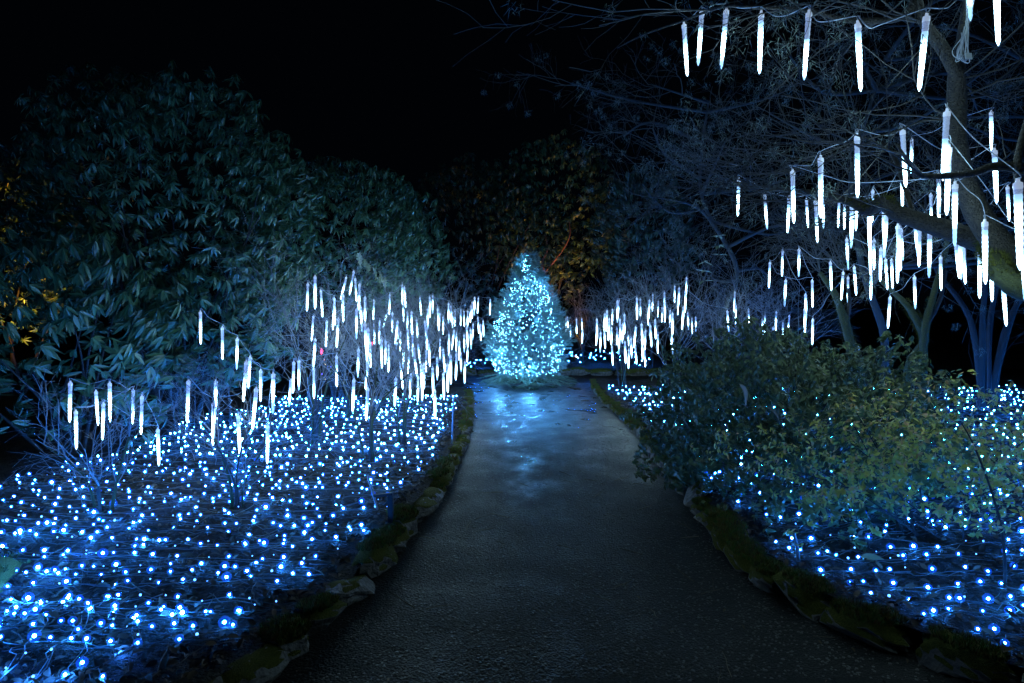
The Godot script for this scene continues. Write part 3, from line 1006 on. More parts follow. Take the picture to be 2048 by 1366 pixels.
	for q in [[Vector3(1.08, 3.2, -3.8), -1.0], [Vector3(1.49, 3.07, -3.5), -0.4], [Vector3(1.79, 2.98, -3.4), 0.3], [Vector3(1.95, 2.93, -3.3), -0.8], [Vector3(2.17, 2.7, -3.4), 1.0], [Vector3(2.21, 2.62, -3.45), 1.0], [Vector3(2.21, 2.52, -3.45), -0.8], [Vector3(1.9, 2.42, -4.9), -1.0], [Vector3(1.71, 2.54, -5.3), -1.0], [Vector3(2.05, 2.34, -4.6), -0.6], [Vector3(2.16, 2.26, -4.4), -0.5], [Vector3(2.22, 2.19, -4.3), -0.7], [Vector3(2.31, 2.14, -4.1), -0.4], [Vector3(1.97, 2.54, -4.9), -1.0], [Vector3(2.09, 2.58, -4.7), -1.0], [Vector3(1.68, 2.63, -5.1), -1.0], [Vector3(2.35, 2.56, -4.3), -0.7], [Vector3(1.82, 2.17, -3.05), -0.5], [Vector3(2.03, 2.19, -3), 0.3], [Vector3(2.49, 2.05, -4), 0.2]]:
		for k in 3:
			twig(t, q[0], Vector3(q[1] + rf(-0.35, 0.35), rf(-0.25, 0.5), rf(-0.7, 0.5)), rf(0.5, 0.95), 0.006, 2, 4, 0.3, Vector3(-0.15, -0.02, 0), 0.75, 0.62)
	part(o, "twigs", t.mesh(), M.twig).set_meta("kind", "stuff")
	lichen(o, tips, 0.16, 30)

	# the lichen covered trees behind it
	var spots := [[Vector3(4.42, 1.42, -8.2), "pale lichen covered bare tree standing behind the overhanging limbs", 4.4, 0], [Vector3(3.28, 0.91, -10.5), "slender bare tree with spreading twigs behind the far icicle shrubs", 4.6, 1], [Vector3(7.1, 1.27, -9), "bare many branched tree at the dark edge behind the mossy stems", 4.6, 2]]
	for s in spots:
		var b: Vector3 = s[0]
		b.y = 0.05
		var tr := thing("bare_tree", s[1], "tree", b)
		var h: float = s[2]
		var top := Vector3(rf(-0.5, 0.3), h, rf(-0.3, 0.3))
		var trunk := spline([Vector3.ZERO, Vector3(rf(-0.25, 0.25), h * 0.25, 0), Vector3(rf(-0.35, 0.35), h * 0.45, 0.1), Vector3(rf(-0.45, 0.45), h * 0.7, 0.1), top], 6)
		var g := Geo.new()
		g.tube(trunk, radii(trunk.size(), 0.055, 0.015), 8, 0.08)
		part(tr, "trunk", g.mesh(), M.grey_twig)
		tips.clear()
		var tw := Geo.new()
		for k in 13:
			var at: Vector3 = trunk[rng.randi_range(int(trunk.size() * 0.45), trunk.size() - 1)]
			var a := rf(0, TAU)
			var e := at + Vector3(cos(a) * rf(1.0, 2.2), rf(-0.1, 0.7), sin(a) * rf(0.5, 1.2))
			var pts := spline([at, at.lerp(e, 0.5) + rv() * 0.25, e], 5)
			var lg := Geo.new()
			lg.tube(pts, radii(pts.size(), 0.03, 0.009), 6, 0.1)
			part(tr, "branch", lg.mesh(), M.grey_twig)
			for j in 6:
				var q: Vector3 = pts[rng.randi_range(2, pts.size() - 1)]
				twig(tw, q, (e - at).normalized() + rv() * 0.9, rf(0.6, 1.1), 0.007, 2, 4, 0.32, Vector3(0, -0.05, 0), 0.8, 0.62)
		part(tr, "twigs", tw.mesh(), M.twig).set_meta("kind", "stuff")
		lichen(tr, tips, 0.14, 40)

	# mossy multi stemmed small trees
	var mt := thing("mossy_tree", "small forked tree with thick green moss on its two stems", "tree")
	part(mt, "stem", stem_mesh([Vector3(4.47, 0.2, -7.6), Vector3(4.44, 0.87, -7.6), Vector3(4.56, 1.21, -7.55), Vector3(4.41, 1.49, -7.5), Vector3(4.28, 1.65, -7.5), Vector3(4.08, 1.88, -7.6)], 0.065, 0.02, 9, 0.2), M.mossy_bark)
	part(mt, "stem", stem_mesh([Vector3(4.51, 0.22, -7.5), Vector3(4.5, 0.89, -7.45), Vector3(4.48, 1.33, -7.4), Vector3(4.56, 1.71, -7.4), Vector3(4.73, 2.15, -7.5), Vector3(4.86, 2.59, -7.6)], 0.05, 0.022, 9, 0.12), M.mossy_bark)
	part(mt, "branch", stem_mesh([Vector3(4.48, 1.36, -7.4), Vector3(4.66, 1.65, -7.45), Vector3(4.75, 1.98, -7.5)], 0.03, 0.015, 7, 0.1), M.bark)
	moss_fuzz(mt, [Vector3(4.44, 0.87, -7.6), Vector3(4.56, 1.21, -7.55), Vector3(4.41, 1.49, -7.5), Vector3(4.28, 1.65, -7.5)], 0.05, 2200)
	moss_fuzz(mt, [Vector3(4.5, 0.89, -7.45), Vector3(4.48, 1.33, -7.4), Vector3(4.56, 1.71, -7.4)], 0.042, 1500)
	var mt2 := thing("mossy_tree", "leaning mossy stem with a bare crown just behind the evergreen bush", "tree")
	part(mt2, "stem", stem_mesh([Vector3(4.23, 0.12, -8), Vector3(4.03, 0.95, -8), Vector3(3.91, 1.37, -8), Vector3(3.78, 1.72, -8), Vector3(3.64, 1.98, -8.1)], 0.075, 0.025, 9, 0.2), M.mossy_bark)
	part(mt2, "stem", stem_mesh([Vector3(3.91, 1.37, -8), Vector3(3.95, 1.66, -8), Vector3(3.92, 2.01, -8.1)], 0.03, 0.012, 7, 0.15), M.bark)
	moss_fuzz(mt2, [Vector3(4.03, 0.95, -8), Vector3(3.91, 1.37, -8), Vector3(3.78, 1.72, -8)], 0.058, 2200)
	moss_fuzz(o, [Vector3(2.6, 1.69, -3.5), Vector3(2.53, 1.77, -3.55), Vector3(2.59, 1.88, -3.7), Vector3(2.68, 1.97, -3.85)], 0.052, 1800)
	moss_fuzz(o, [Vector3(2.49, 2.06, -4), Vector3(2.31, 2.15, -4.1), Vector3(2.26, 2.24, -4.2), Vector3(2.22, 2.21, -4.3), Vector3(2.16, 2.28, -4.4)], 0.03, 1500)
	for q in [[mt, Vector3(4.08, 1.88, -7.6)], [mt, Vector3(4.86, 2.59, -7.6)], [mt2, Vector3(3.64, 1.98, -8.1)], [mt2, Vector3(3.92, 2.01, -8.1)]]:
		var tw := Geo.new()
		for k in 5:
			twig(tw, q[1], Vector3(rf(-1, 0.4), rf(0.1, 0.9), rf(-0.5, 0.5)), rf(0.6, 1.0), 0.01, 2, 5, 0.22, Vector3(-0.1, 0.02, 0), 0.75, 0.62)
		part(q[0], "twigs", tw.mesh(), M.twig).set_meta("kind", "stuff")
	var dk := thing("dark_shrub", "cluster of dark bare stems fanning up behind the blue lights", "shrub", Vector3.ZERO)
	for s in [[1965, 1935, 1890], [1970, 1985, 1990], [1975, 2010, 2050], [1960, 1950, 1945], [1985, 2030, 2090]]:
		part(dk, "stem", stem_mesh([Vector3(6.4, 0.38, -9.2) + Vector3((s[0] - 1968) * 0.006, -0.15, 0), Vector3(6.36, 1.4, -9.2) + Vector3((s[1] - 1968) * 0.0067, 0, rf(-0.2, 0.2)), Vector3(6.33, 2.2, -9.2) + Vector3((s[2] - 1968) * 0.0067, 0, rf(-0.3, 0.3)), Vector3(6.3, 3.13, -9.2) + Vector3((s[2] - 1968) * 0.009, 0, rf(-0.3, 0.3))], 0.05, 0.012, 7, 0.08), M.dark_bark)
	# red barked stems behind the decorated tree
	var rb := thing("red_barked_tree", "tree with twisting orange red stems lit amber behind the decorated tree", "tree")
	part(rb, "stem", stem_mesh([Vector3(1.2, 0.15, -18), Vector3(1, 1.21, -18), Vector3(1.07, 1.86, -18), Vector3(0.8, 2.65, -18), Vector3(0.93, 3.04, -18), Vector3(0.87, 3.44, -18.1)], 0.06, 0.015, 8, 0.1), M.red_bark)
	part(rb, "stem", stem_mesh([Vector3(1, 1.6, -18), Vector3(0.53, 2.25, -17.8), Vector3(0.27, 2.7, -17.8)], 0.035, 0.012, 7, 0.1), M.red_bark)
	part(rb, "stem", stem_mesh([Vector3(0.87, 2.45, -18), Vector3(1.32, 3.03, -17.9), Vector3(1.51, 3.42, -17.9), Vector3(1.49, 3.82, -18)], 0.025, 0.008, 7, 0.1), M.red_bark)

func moss_fuzz(o: Node3D, pts: Array, r: float, count: int) -> void:
	var s := spline(pts, 8)
	var g := Geo.new()
	for k in count:
		var t := rng.randf() * (s.size() - 2)
		var i := int(t)
		var along := (s[i + 1] - s[i]).normalized()
		var off := (rv() + Vector3(0, 0.35, 0))
		off = (off - along * off.dot(along)).normalized()
		if noise.get_noise_3dv(s[i] * 220.0 + off * 90.0) < -0.12: continue
		var p := s[i].lerp(s[i + 1], t - i) + off * r
		g.blade(p, off * rf(0.012, 0.03) + rv() * 0.012, along.cross(off).normalized() * rf(0.002, 0.004) + rv() * 0.001)
	part(o, "moss", g.mesh(), M.moss).set_meta("kind", "stuff")

func lichen(o: Node3D, at: Array, chance: float, blades: int) -> void:
	var g := Geo.new()
	for p in at:
		if rng.randf() > chance: continue
		for k in blades:
			var d := Vector3(rf(-0.04, 0.04), rf(-0.06, 0.01), rf(-0.04, 0.04))
			g.blade(p + rv() * 0.045, d, rv().normalized() * 0.0022)
	if g.v.size():
		part(o, "lichen", g.mesh(), M.lichen).set_meta("kind", "stuff")

# ---------------------------------------------------------------- the decorated tree
const TREE_R := [Vector2(0.16, 0.5), Vector2(0.3, 0.68), Vector2(0.55, 0.76), Vector2(0.85, 0.78), Vector2(1.2, 0.7), Vector2(1.53, 0.58), Vector2(1.8, 0.45), Vector2(2.02, 0.32), Vector2(2.2, 0.21), Vector2(2.42, 0.09), Vector2(2.6, 0.03)]

func build_tree() -> void:
	var at := Vector3(0.31, 0.0, -13.7)
	var o := thing("decorated_tree", "conical decorated conifer glowing with cyan lights at the end of the path", "tree", at)
	part(o, "trunk", stem_mesh([Vector3.ZERO, Vector3(0.01, 1.2, 0), Vector3(0, 2.55, 0)], 0.055, 0.008, 8, 0.05), M.bark)
	var spray := Geo.new()
	spray.tube(PackedVector3Array([Vector3.ZERO, Vector3(0, 0.01, 0.08), Vector3(0, 0.02, 0.16)]), PackedFloat32Array([0.004, 0.003, 0.001]), 3)
	for k in 54:
		var t := rf(0.05, 1.0)
		var a := rf(0, TAU)
		var d := Vector3(cos(a), sin(a) * 0.7 + 0.2, 0.85).normalized() * rf(0.035, 0.06)
		spray.blade(Vector3(0, 0.02 * t, 0.16 * t), d, Vector3(-sin(a), cos(a), 0) * 0.003)
	var sm := spray.mesh()
	var where := []
	var tints := []
	var bg := []
	for k in 250:
		var h := 0.2 + 2.3 * pow(rng.randf(), 1.25)
		var r := table(TREE_R, h) * 0.96 * rf(0.82, 1.1)
		var a := rf(0, TAU)
		var out := Vector3(cos(a), 0, sin(a))
		var p0 := Vector3(0, h + r * 0.1, 0)
		var p1 := out * r * 0.6 + Vector3(0, h - 0.02, 0)
		var p2 := out * r + Vector3(0, h + r * 0.14, 0)
		var pts := spline([p0, p1, p2], 4)
		var g := Geo.new()
		g.tube(pts, radii(pts.size(), 0.009, 0.003), 4)
		part(o, "branch", g.mesh(), M.bark)
		for j in 17:
			var t := 1.0 - pow(rng.randf(), 1.6) * 0.8
			var q := p0.lerp(p1, t * 1.6).lerp(p1.lerp(p2, t), t)
			var d := (out * 0.8 + Vector3(0, rf(-0.1, 0.55), 0) + rv() * 0.6).normalized()
			var x := d.cross(Vector3.UP).normalized()
			where.append(Transform3D(Basis(x, d.cross(x) * -1.0, d).scaled_local(Vector3.ONE * rf(0.7, 1.3)), q))
			var c := rf(0.7, 1.3)
			tints.append(Color(0.19 * c, 0.31 * c, 0.27 * c))
	for k in 40:
		var h := rf(2.2, 2.6)
		var d := (rv() * 0.5 + Vector3.UP).normalized()
		var x := d.cross(Vector3.BACK).normalized()
		where.append(Transform3D(Basis(x, d.cross(x) * -1.0, d).scaled_local(Vector3.ONE * 0.7), Vector3(0, h - 0.12, 0)))
		tints.append(Color(0.07, 0.13, 0.11))
	scatter(o, "needles", sm, M.needle, where, tints)
	# its lights: bulbs on one long string
	var ls := thing("tree_light_string", "string of cyan white lights wound round the decorated tree", "string lights", at)
	var b := Geo.new()
	b.ball(Vector3.ZERO, 0.0031, 4, 6)
	var bm := b.mesh(M.tree_core)
	var rest := Geo.new()
	var wind := PackedVector3Array()
	for k in 1500:
		var t := (k + 0.5) / 1500.0
		var h := 0.2 + 2.4 * (1.0 - pow(1.0 - t, 0.74))
		h = clampf(h + rf(-0.06, 0.06), 0.18, 2.6)
		var a := k * 0.61 + rf(-0.25, 0.25)
		var r := table(TREE_R, h) * 0.96 * (1.02 - 0.34 * pow(rng.randf(), 1.5))
		var p := Vector3(cos(a) * r, h, sin(a) * r)
		if k % 6 == 0: wind.append(p * Vector3(0.9, 1, 0.9))
		if p.z > -0.05 and k % 3 == 0:
			part(ls, "bulb", bm, null, Transform3D(Basis().scaled(Vector3.ONE * rf(0.75, 1.35)), p))
		else:
			rest.ball(p, 0.0031 * rf(0.75, 1.3), 4, 6)
	part(ls, "small_bulbs", rest.mesh(), M.tree_core).set_meta("kind", "stuff")
	var wg := Geo.new()
	wg.tube(wind, radii(wind.size(), 0.002, 0.002), 3)
	part(ls, "cable", wg.mesh(), M.wire)
	for q in [Vector3(0, 0.4, 0.72), Vector3(-0.5, 0.7, 0.5), Vector3(0.5, 0.8, 0.5), Vector3(0, 1.3, 0.6), Vector3(0.1, 1.9, 0.4), Vector3(0.65, 0.45, -0.2), Vector3(-0.65, 0.45, -0.2), Vector3(0, 2.3, 0.1)]:
		lamp(at + q, lin(0.085, 0.40, 1.0), 0.85, 0.012)
	# clear and silver glass balls
	var bg2 := Geo.new()
	bg2.ball(Vector3.ZERO, 0.034, 10, 14)
	var ballm := bg2.mesh()
	var cg := Geo.new()
	cg.lathe(PackedVector2Array([Vector2(0.001, 0.045), Vector2(0.009, 0.045), Vector2(0.009, 0.032)]), 8)
	var capm := cg.mesh()
	var list := []
	for k in 56:
		var h := 0.28 + 2.2 * pow(rng.randf(), 1.2)
		var a := rf(-0.15, PI + 0.15)
		var r := table(TREE_R, h) * 0.96 * rf(1.0, 1.08) + 0.02
		list.append([at + Vector3(cos(a) * r, h, sin(a) * r), h])
	list.sort_custom(func(p, q): return p[0].x < q[0].x)
	var rows := {}
	for l in list:
		var z: String = "near the top" if l[1] > 1.7 else ("in the upper half" if l[1] > 1.2 else ("in the lower half" if l[1] > 0.75 else "among the lowest branches"))
		rows[z] = rows.get(z, 0) + 1
		var bo := thing("glass_bauble", "clear silvery glass ball on the decorated tree, %s, %s from the left" % [z, nth(rows[z])], "bauble", l[0], "glass balls on the decorated tree")
		part(bo, "ball", ballm, M.glass_ball, Transform3D(Basis().scaled(Vector3.ONE * rf(0.8, 1.1)), Vector3.ZERO))
		part(bo, "hanger", capm, M.grey_metal)
	# heap of cut boughs round its foot
	var hb := thing("evergreen_boughs", "heap of cut evergreen boughs laid round the foot of the decorated tree", "greenery", at)
	var bough := []
	for k in 3:
		var g := Geo.new()
		var main := spline([Vector3(0, 0.2, 0.12), Vector3(0, 0.2, 0.45), Vector3(rf(-0.05, 0.05), 0.02, 0.95)], 6)
		g.tube(main, radii(main.size(), 0.008, 0.003), 4)
		for j in 26:
			var i := rng.randi_range(1, main.size() - 2)
			var s := -1.0 if j % 2 == 0 else 1.0
			var p := main[i]
			var fwd := (main[i + 1] - main[i]).normalized()
			var d := (fwd * 0.9 + Vector3(s * rf(0.5, 0.9), rf(-0.1, 0.15), 0)).normalized() * rf(0.1, 0.24)
			g.tube(PackedVector3Array([p, p + d * 0.5 + Vector3(0, 0.01, 0), p + d]), PackedFloat32Array([0.003, 0.002, 0.001]), 3)
			for q in 20:
				var t := q / 20.0
				var sd := Vector3(rf(-1, 1), rf(-0.3, 0.6), rf(-1, 1)).normalized()
				g.blade(p + d * t, (d.normalized() * 0.7 + sd).normalized() * rf(0.03, 0.05), sd.cross(d).normalized() * 0.003)
		bough.append(g.mesh())
	M.bough = leaf_material(lin(0.11, 0.17, 0.13), 0.5)
	for k in 46:
		var a := TAU * k / 46 + rf(-0.1, 0.1)
		part(hb, "bough", bough[k % 3], M.bough, Transform3D(Basis(Vector3.UP, a) * Basis(Vector3.RIGHT, rf(-0.1, 0.04)).scaled(Vector3(1.05, 0.85, 0.98) * rf(0.8, 1.05)), Vector3(0, rf(0.0, 0.05), 0)))
	tag(o, "conical decorated conifer glowing with cyan lights at the end of the path", "tree")

# ---------------------------------------------------------------- icicles
func build_icicles() -> void:
	var top: Array = [Vector4(1.03, 3.27, -4.18, 3), Vector4(1.10, 3.29, -4.05, -1), Vector4(1.14, 3.16, -3.72, -1), Vector4(1.28, 3.09, -3.59, 2), Vector4(1.38, 2.95, -3.25, 0), Vector4(1.57, 2.87, -3.17, 1), Vector4(1.72, 2.79, -2.90, -2), Vector4(2.13, 3.23, -3.28, 3), Vector4(2.05, 3.00, -2.97, 3)]
	var left: Array = [Vector4(-3.33, 1.01, -5.12, -2), Vector4(-3.47, 0.75, -5.39, -2), Vector4(-3.69, 0.83, -6.02, -1), Vector4(-3.38, 0.78, -5.61, -2), Vector4(-3.11, 0.99, -5.25, -2), Vector4(-3.36, 0.84, -6.02, 0), Vector4(-2.94, 0.87, -5.39, -2), Vector4(-2.92, 0.57, -5.58, 5), Vector4(-2.32, 1.05, -4.87, -3), Vector4(-2.35, 0.99, -5.39, -3), Vector4(-2.12, 0.90, -4.82, -3), Vector4(-2.07, 0.76, -5.12, -1), Vector4(-1.88, 0.98, -4.99, -2), Vector4(-2.00, 1.17, -5.12, -3), Vector4(-2.54, 1.09, -6.60, -3), Vector4(-2.44, 0.96, -6.60, -1), Vector4(-1.82, 1.07, -5.18, -1), Vector4(-1.92, 0.65, -5.32, -1), Vector4(-2.92, 1.53, -6.40, -1), Vector4(-2.76, 1.38, -6.50, -1), Vector4(-2.66, 1.27, -6.60, -5)]
	var lmid: Array = [Vector4(-2.12, 1.04, -6.61, -1), Vector4(-2.14, 1.04, -6.83, -1), Vector4(-2.47, 0.76, -7.58, -3), Vector4(-2.04, 1.24, -7.06, -3), Vector4(-1.99, 0.96, -6.83, -1), Vector4(-1.73, 1.09, -6.71, -1), Vector4(-2.18, 1.40, -8.03, -1), Vector4(-1.83, 1.45, -7.19, -1), Vector4(-2.26, 1.83, -7.58, -3), Vector4(-1.84, 1.86, -6.40, 1), Vector4(-2.16, 1.76, -7.73, 0), Vector4(-2.38, 1.46, -8.18, -4), Vector4(-1.88, 1.71, -7.58, -1), Vector4(-2.05, 1.61, -7.88, -1), Vector4(-2.01, 1.67, -7.73, -1), Vector4(-2.22, 1.72, -9.00, -3), Vector4(-1.72, 1.83, -7.73, -1), Vector4(-1.66, 1.68, -7.73, -1), Vector4(-1.58, 1.55, -6.94, -1), Vector4(-1.78, 1.58, -8.03, -1), Vector4(-1.38, 1.42, -6.40, -1), Vector4(-1.35, 1.37, -6.40, -1), Vector4(-1.67, 1.16, -8.03, -1), Vector4(-1.55, 0.99, -7.31, -1), Vector4(-1.65, 1.12, -7.31, -1), Vector4(-1.49, 0.89, -6.40, -1), Vector4(-1.36, 0.81, -6.40, -1), Vector4(-2.18, 1.96, -9.00, -16), Vector4(-2.00, 2.02, -8.66, -14), Vector4(-2.06, 1.94, -9.00, 3)]
	var lfar: Array = [Vector4(-1.97, 1.33, -9.75, -1), Vector4(-2.07, 1.67, -10.24, -1), Vector4(-1.69, 1.39, -8.71, -1), Vector4(-1.38, 1.23, -7.20, -1), Vector4(-1.65, 1.12, -8.90, -1), Vector4(-1.32, 1.17, -7.31, -1), Vector4(-1.83, 1.75, -10.24, -1), Vector4(-2.07, 1.52, -11.41, -13), Vector4(-1.75, 1.48, -9.99, -1), Vector4(-1.44, 1.39, -8.59, -10), Vector4(-1.61, 1.26, -9.68, -7), Vector4(-1.72, 1.17, -10.50, 0), Vector4(-1.64, 1.90, -10.23, 2), Vector4(-1.61, 1.86, -10.24, 0), Vector4(-1.81, 1.61, -11.36, 3), Vector4(-1.57, 1.49, -10.24, 0), Vector4(-1.37, 1.50, -9.31, 0), Vector4(-1.49, 1.30, -10.24, 0), Vector4(-1.49, 1.72, -11.05, 3), Vector4(-1.11, 1.39, -8.70, 3), Vector4(-1.03, 1.36, -8.19, 0), Vector4(-1.20, 1.71, -9.99, 0), Vector4(-1.20, 1.54, -9.75, 0), Vector4(-1.32, 1.75, -11.38, 0), Vector4(-1.06, 1.54, -9.75, 0), Vector4(-1.17, 1.46, -11.07, 0), Vector4(-1.18, 1.39, -11.70, 0), Vector4(-0.95, 1.62, -10.24, 0), Vector4(-1.11, 1.58, -12.41, 0), Vector4(-1.15, 1.46, -13.20, 0), Vector4(-1.10, 1.48, -13.20, 0), Vector4(-0.96, 1.51, -12.80, 0), Vector4(-0.93, 1.48, -13.20, 0), Vector4(-0.78, 1.49, -12.05, 0), Vector4(-0.75, 1.58, -12.41, 0), Vector4(-0.72, 1.65, -12.41, 0), Vector4(-0.62, 1.72, -11.38, 0), Vector4(-0.65, 1.73, -13.20, 0), Vector4(-0.42, 1.70, -13.20, 0), Vector4(-0.64, 1.36, -12.80, 0), Vector4(-0.56, 1.29, -13.20, 0), Vector4(-0.59, 1.23, -12.80, 0), Vector4(-0.73, 1.24, -12.80, 0), Vector4(-0.62, 1.23, -10.24, 0), Vector4(-0.68, 1.26, -10.24, 0), Vector4(-0.76, 0.91, -11.70, 0), Vector4(-0.80, 1.10, -11.38, 0), Vector4(-0.91, 1.19, -10.69, -8), Vector4(-0.93, 1.12, -11.38, 0), Vector4(-0.83, 1.02, -10.78, 0), Vector4(-0.66, 0.80, -9.53, 0), Vector4(-0.79, 0.86, -10.50, 0), Vector4(-0.64, 1.03, -7.88, 0), Vector4(-0.65, 1.06, -7.20, 2), Vector4(-0.92, 1.00, -9.10, 0), Vector4(-0.68, 0.97, -7.20, 0), Vector4(-0.78, 0.82, -7.73, 0), Vector4(-1.00, 0.89, -9.10, 0), Vector4(-0.92, 0.87, -7.88, 0), Vector4(-0.82, 0.69, -7.20, 0), Vector4(-1.04, 1.14, -7.20, 5), Vector4(-1.26, 1.05, -8.35, -3), Vector4(-1.41, 1.02, -10.21, 4), Vector4(-0.96, 0.96, -7.20, 0), Vector4(-1.02, 0.92, -7.88, 0), Vector4(-1.20, 0.79, -8.03, 0), Vector4(-1.24, 0.96, -7.58, 0), Vector4(-1.23, 0.82, -7.20, -1), Vector4(-1.13, 0.73, -8.19, 0), Vector4(-1.04, 0.78, -7.88, 0), Vector4(-1.11, 1.07, -9.10, 0), Vector4(-1.30, 1.12, -8.19, 0), Vector4(-1.39, 1.17, -9.53, 0), Vector4(-1.03, 1.10, -9.75, 0), Vector4(-0.90, 1.17, -9.75, 0), Vector4(-1.20, 0.96, -9.53, 0), Vector4(-1.43, 1.38, -10.24, 0), Vector4(-1.39, 1.27, -9.10, 0)]
	var rfar: Array = [Vector4(1.13, 1.32, -14.30, 0), Vector4(1.16, 1.34, -14.30, 0), Vector4(1.22, 1.17, -14.30, 0), Vector4(1.35, 1.30, -14.30, 0), Vector4(1.46, 1.31, -14.30, 0), Vector4(1.48, 1.09, -14.30, 2), Vector4(1.24, 1.39, -9.99, 2), Vector4(1.38, 1.24, -11.07, 0), Vector4(1.33, 1.18, -10.24, 0), Vector4(1.54, 1.17, -11.37, 2), Vector4(1.59, 1.45, -11.70, 0), Vector4(1.39, 1.51, -9.99, 0), Vector4(1.55, 1.32, -11.07, 0), Vector4(1.39, 1.40, -9.75, 0), Vector4(1.71, 1.21, -11.70, 0), Vector4(1.94, 1.51, -13.21, 0), Vector4(1.47, 1.65, -9.53, 0), Vector4(2.07, 1.69, -13.21, 0), Vector4(1.91, 1.17, -12.41, 0), Vector4(1.61, 1.15, -10.24, 0), Vector4(1.70, 1.30, -10.50, 0), Vector4(1.73, 1.45, -10.50, 0), Vector4(1.58, 1.08, -9.53, 0), Vector4(1.58, 0.94, -10.78, 0), Vector4(2.43, 1.03, -14.30, 1), Vector4(1.79, 1.09, -10.24, 1), Vector4(1.81, 1.27, -9.98, -2), Vector4(1.74, 1.69, -9.53, 1), Vector4(2.33, 1.70, -12.41, 1), Vector4(1.81, 1.33, -9.53, 1), Vector4(1.95, 1.08, -10.24, 1), Vector4(2.11, 1.19, -10.78, 1), Vector4(2.39, 1.54, -12.05, 1), Vector4(2.17, 1.67, -10.78, 1), Vector4(1.93, 1.31, -9.53, 1), Vector4(2.15, 0.89, -11.07, 1), Vector4(2.48, 1.78, -12.05, 1), Vector4(2.74, 1.67, -12.80, 1), Vector4(2.30, 1.13, -10.76, -2), Vector4(3.00, 1.55, -13.65, 1), Vector4(2.40, 1.79, -10.78, 1), Vector4(2.29, 1.64, -10.24, 1), Vector4(2.79, 1.50, -12.05, 1), Vector4(2.24, 1.48, -9.53, 1), Vector4(2.40, 1.26, -10.24, 1), Vector4(2.84, 1.00, -12.05, 1), Vector4(2.95, 1.94, -12.41, 1), Vector4(2.78, 1.88, -11.38, 1), Vector4(2.92, 1.72, -12.05, 1), Vector4(3.07, 2.07, -12.05, 1), Vector4(2.47, 1.79, -9.74, -2), Vector4(2.28, 1.57, -9.07, -4), Vector4(3.01, 1.47, -11.70, 1), Vector4(3.48, 1.34, -13.21, 1), Vector4(3.85, 1.34, -14.30, 1), Vector4(3.33, 1.79, -10.23, -2), Vector4(3.07, 1.51, -9.74, 4), Vector4(3.63, 1.59, -11.07, 1), Vector4(3.94, 1.53, -11.38, 1), Vector4(4.55, 1.34, -12.41, 1), Vector4(3.99, 1.45, -10.78, 1), Vector4(4.17, 1.49, -10.78, 1), Vector4(4.65, 1.30, -11.70, 1), Vector4(5.04, 1.40, -12.41, 1), Vector4(4.48, 1.21, -11.70, 1), Vector4(5.21, 0.96, -10.24, 2), Vector4(6.08, 0.80, -11.07, 2), Vector4(1.85, 1.00, -10.24, 1), Vector4(1.85, 0.89, -10.78, 1), Vector4(2.26, 1.36, -10.78, 1), Vector4(1.62, 1.38, -10.24, 0)]
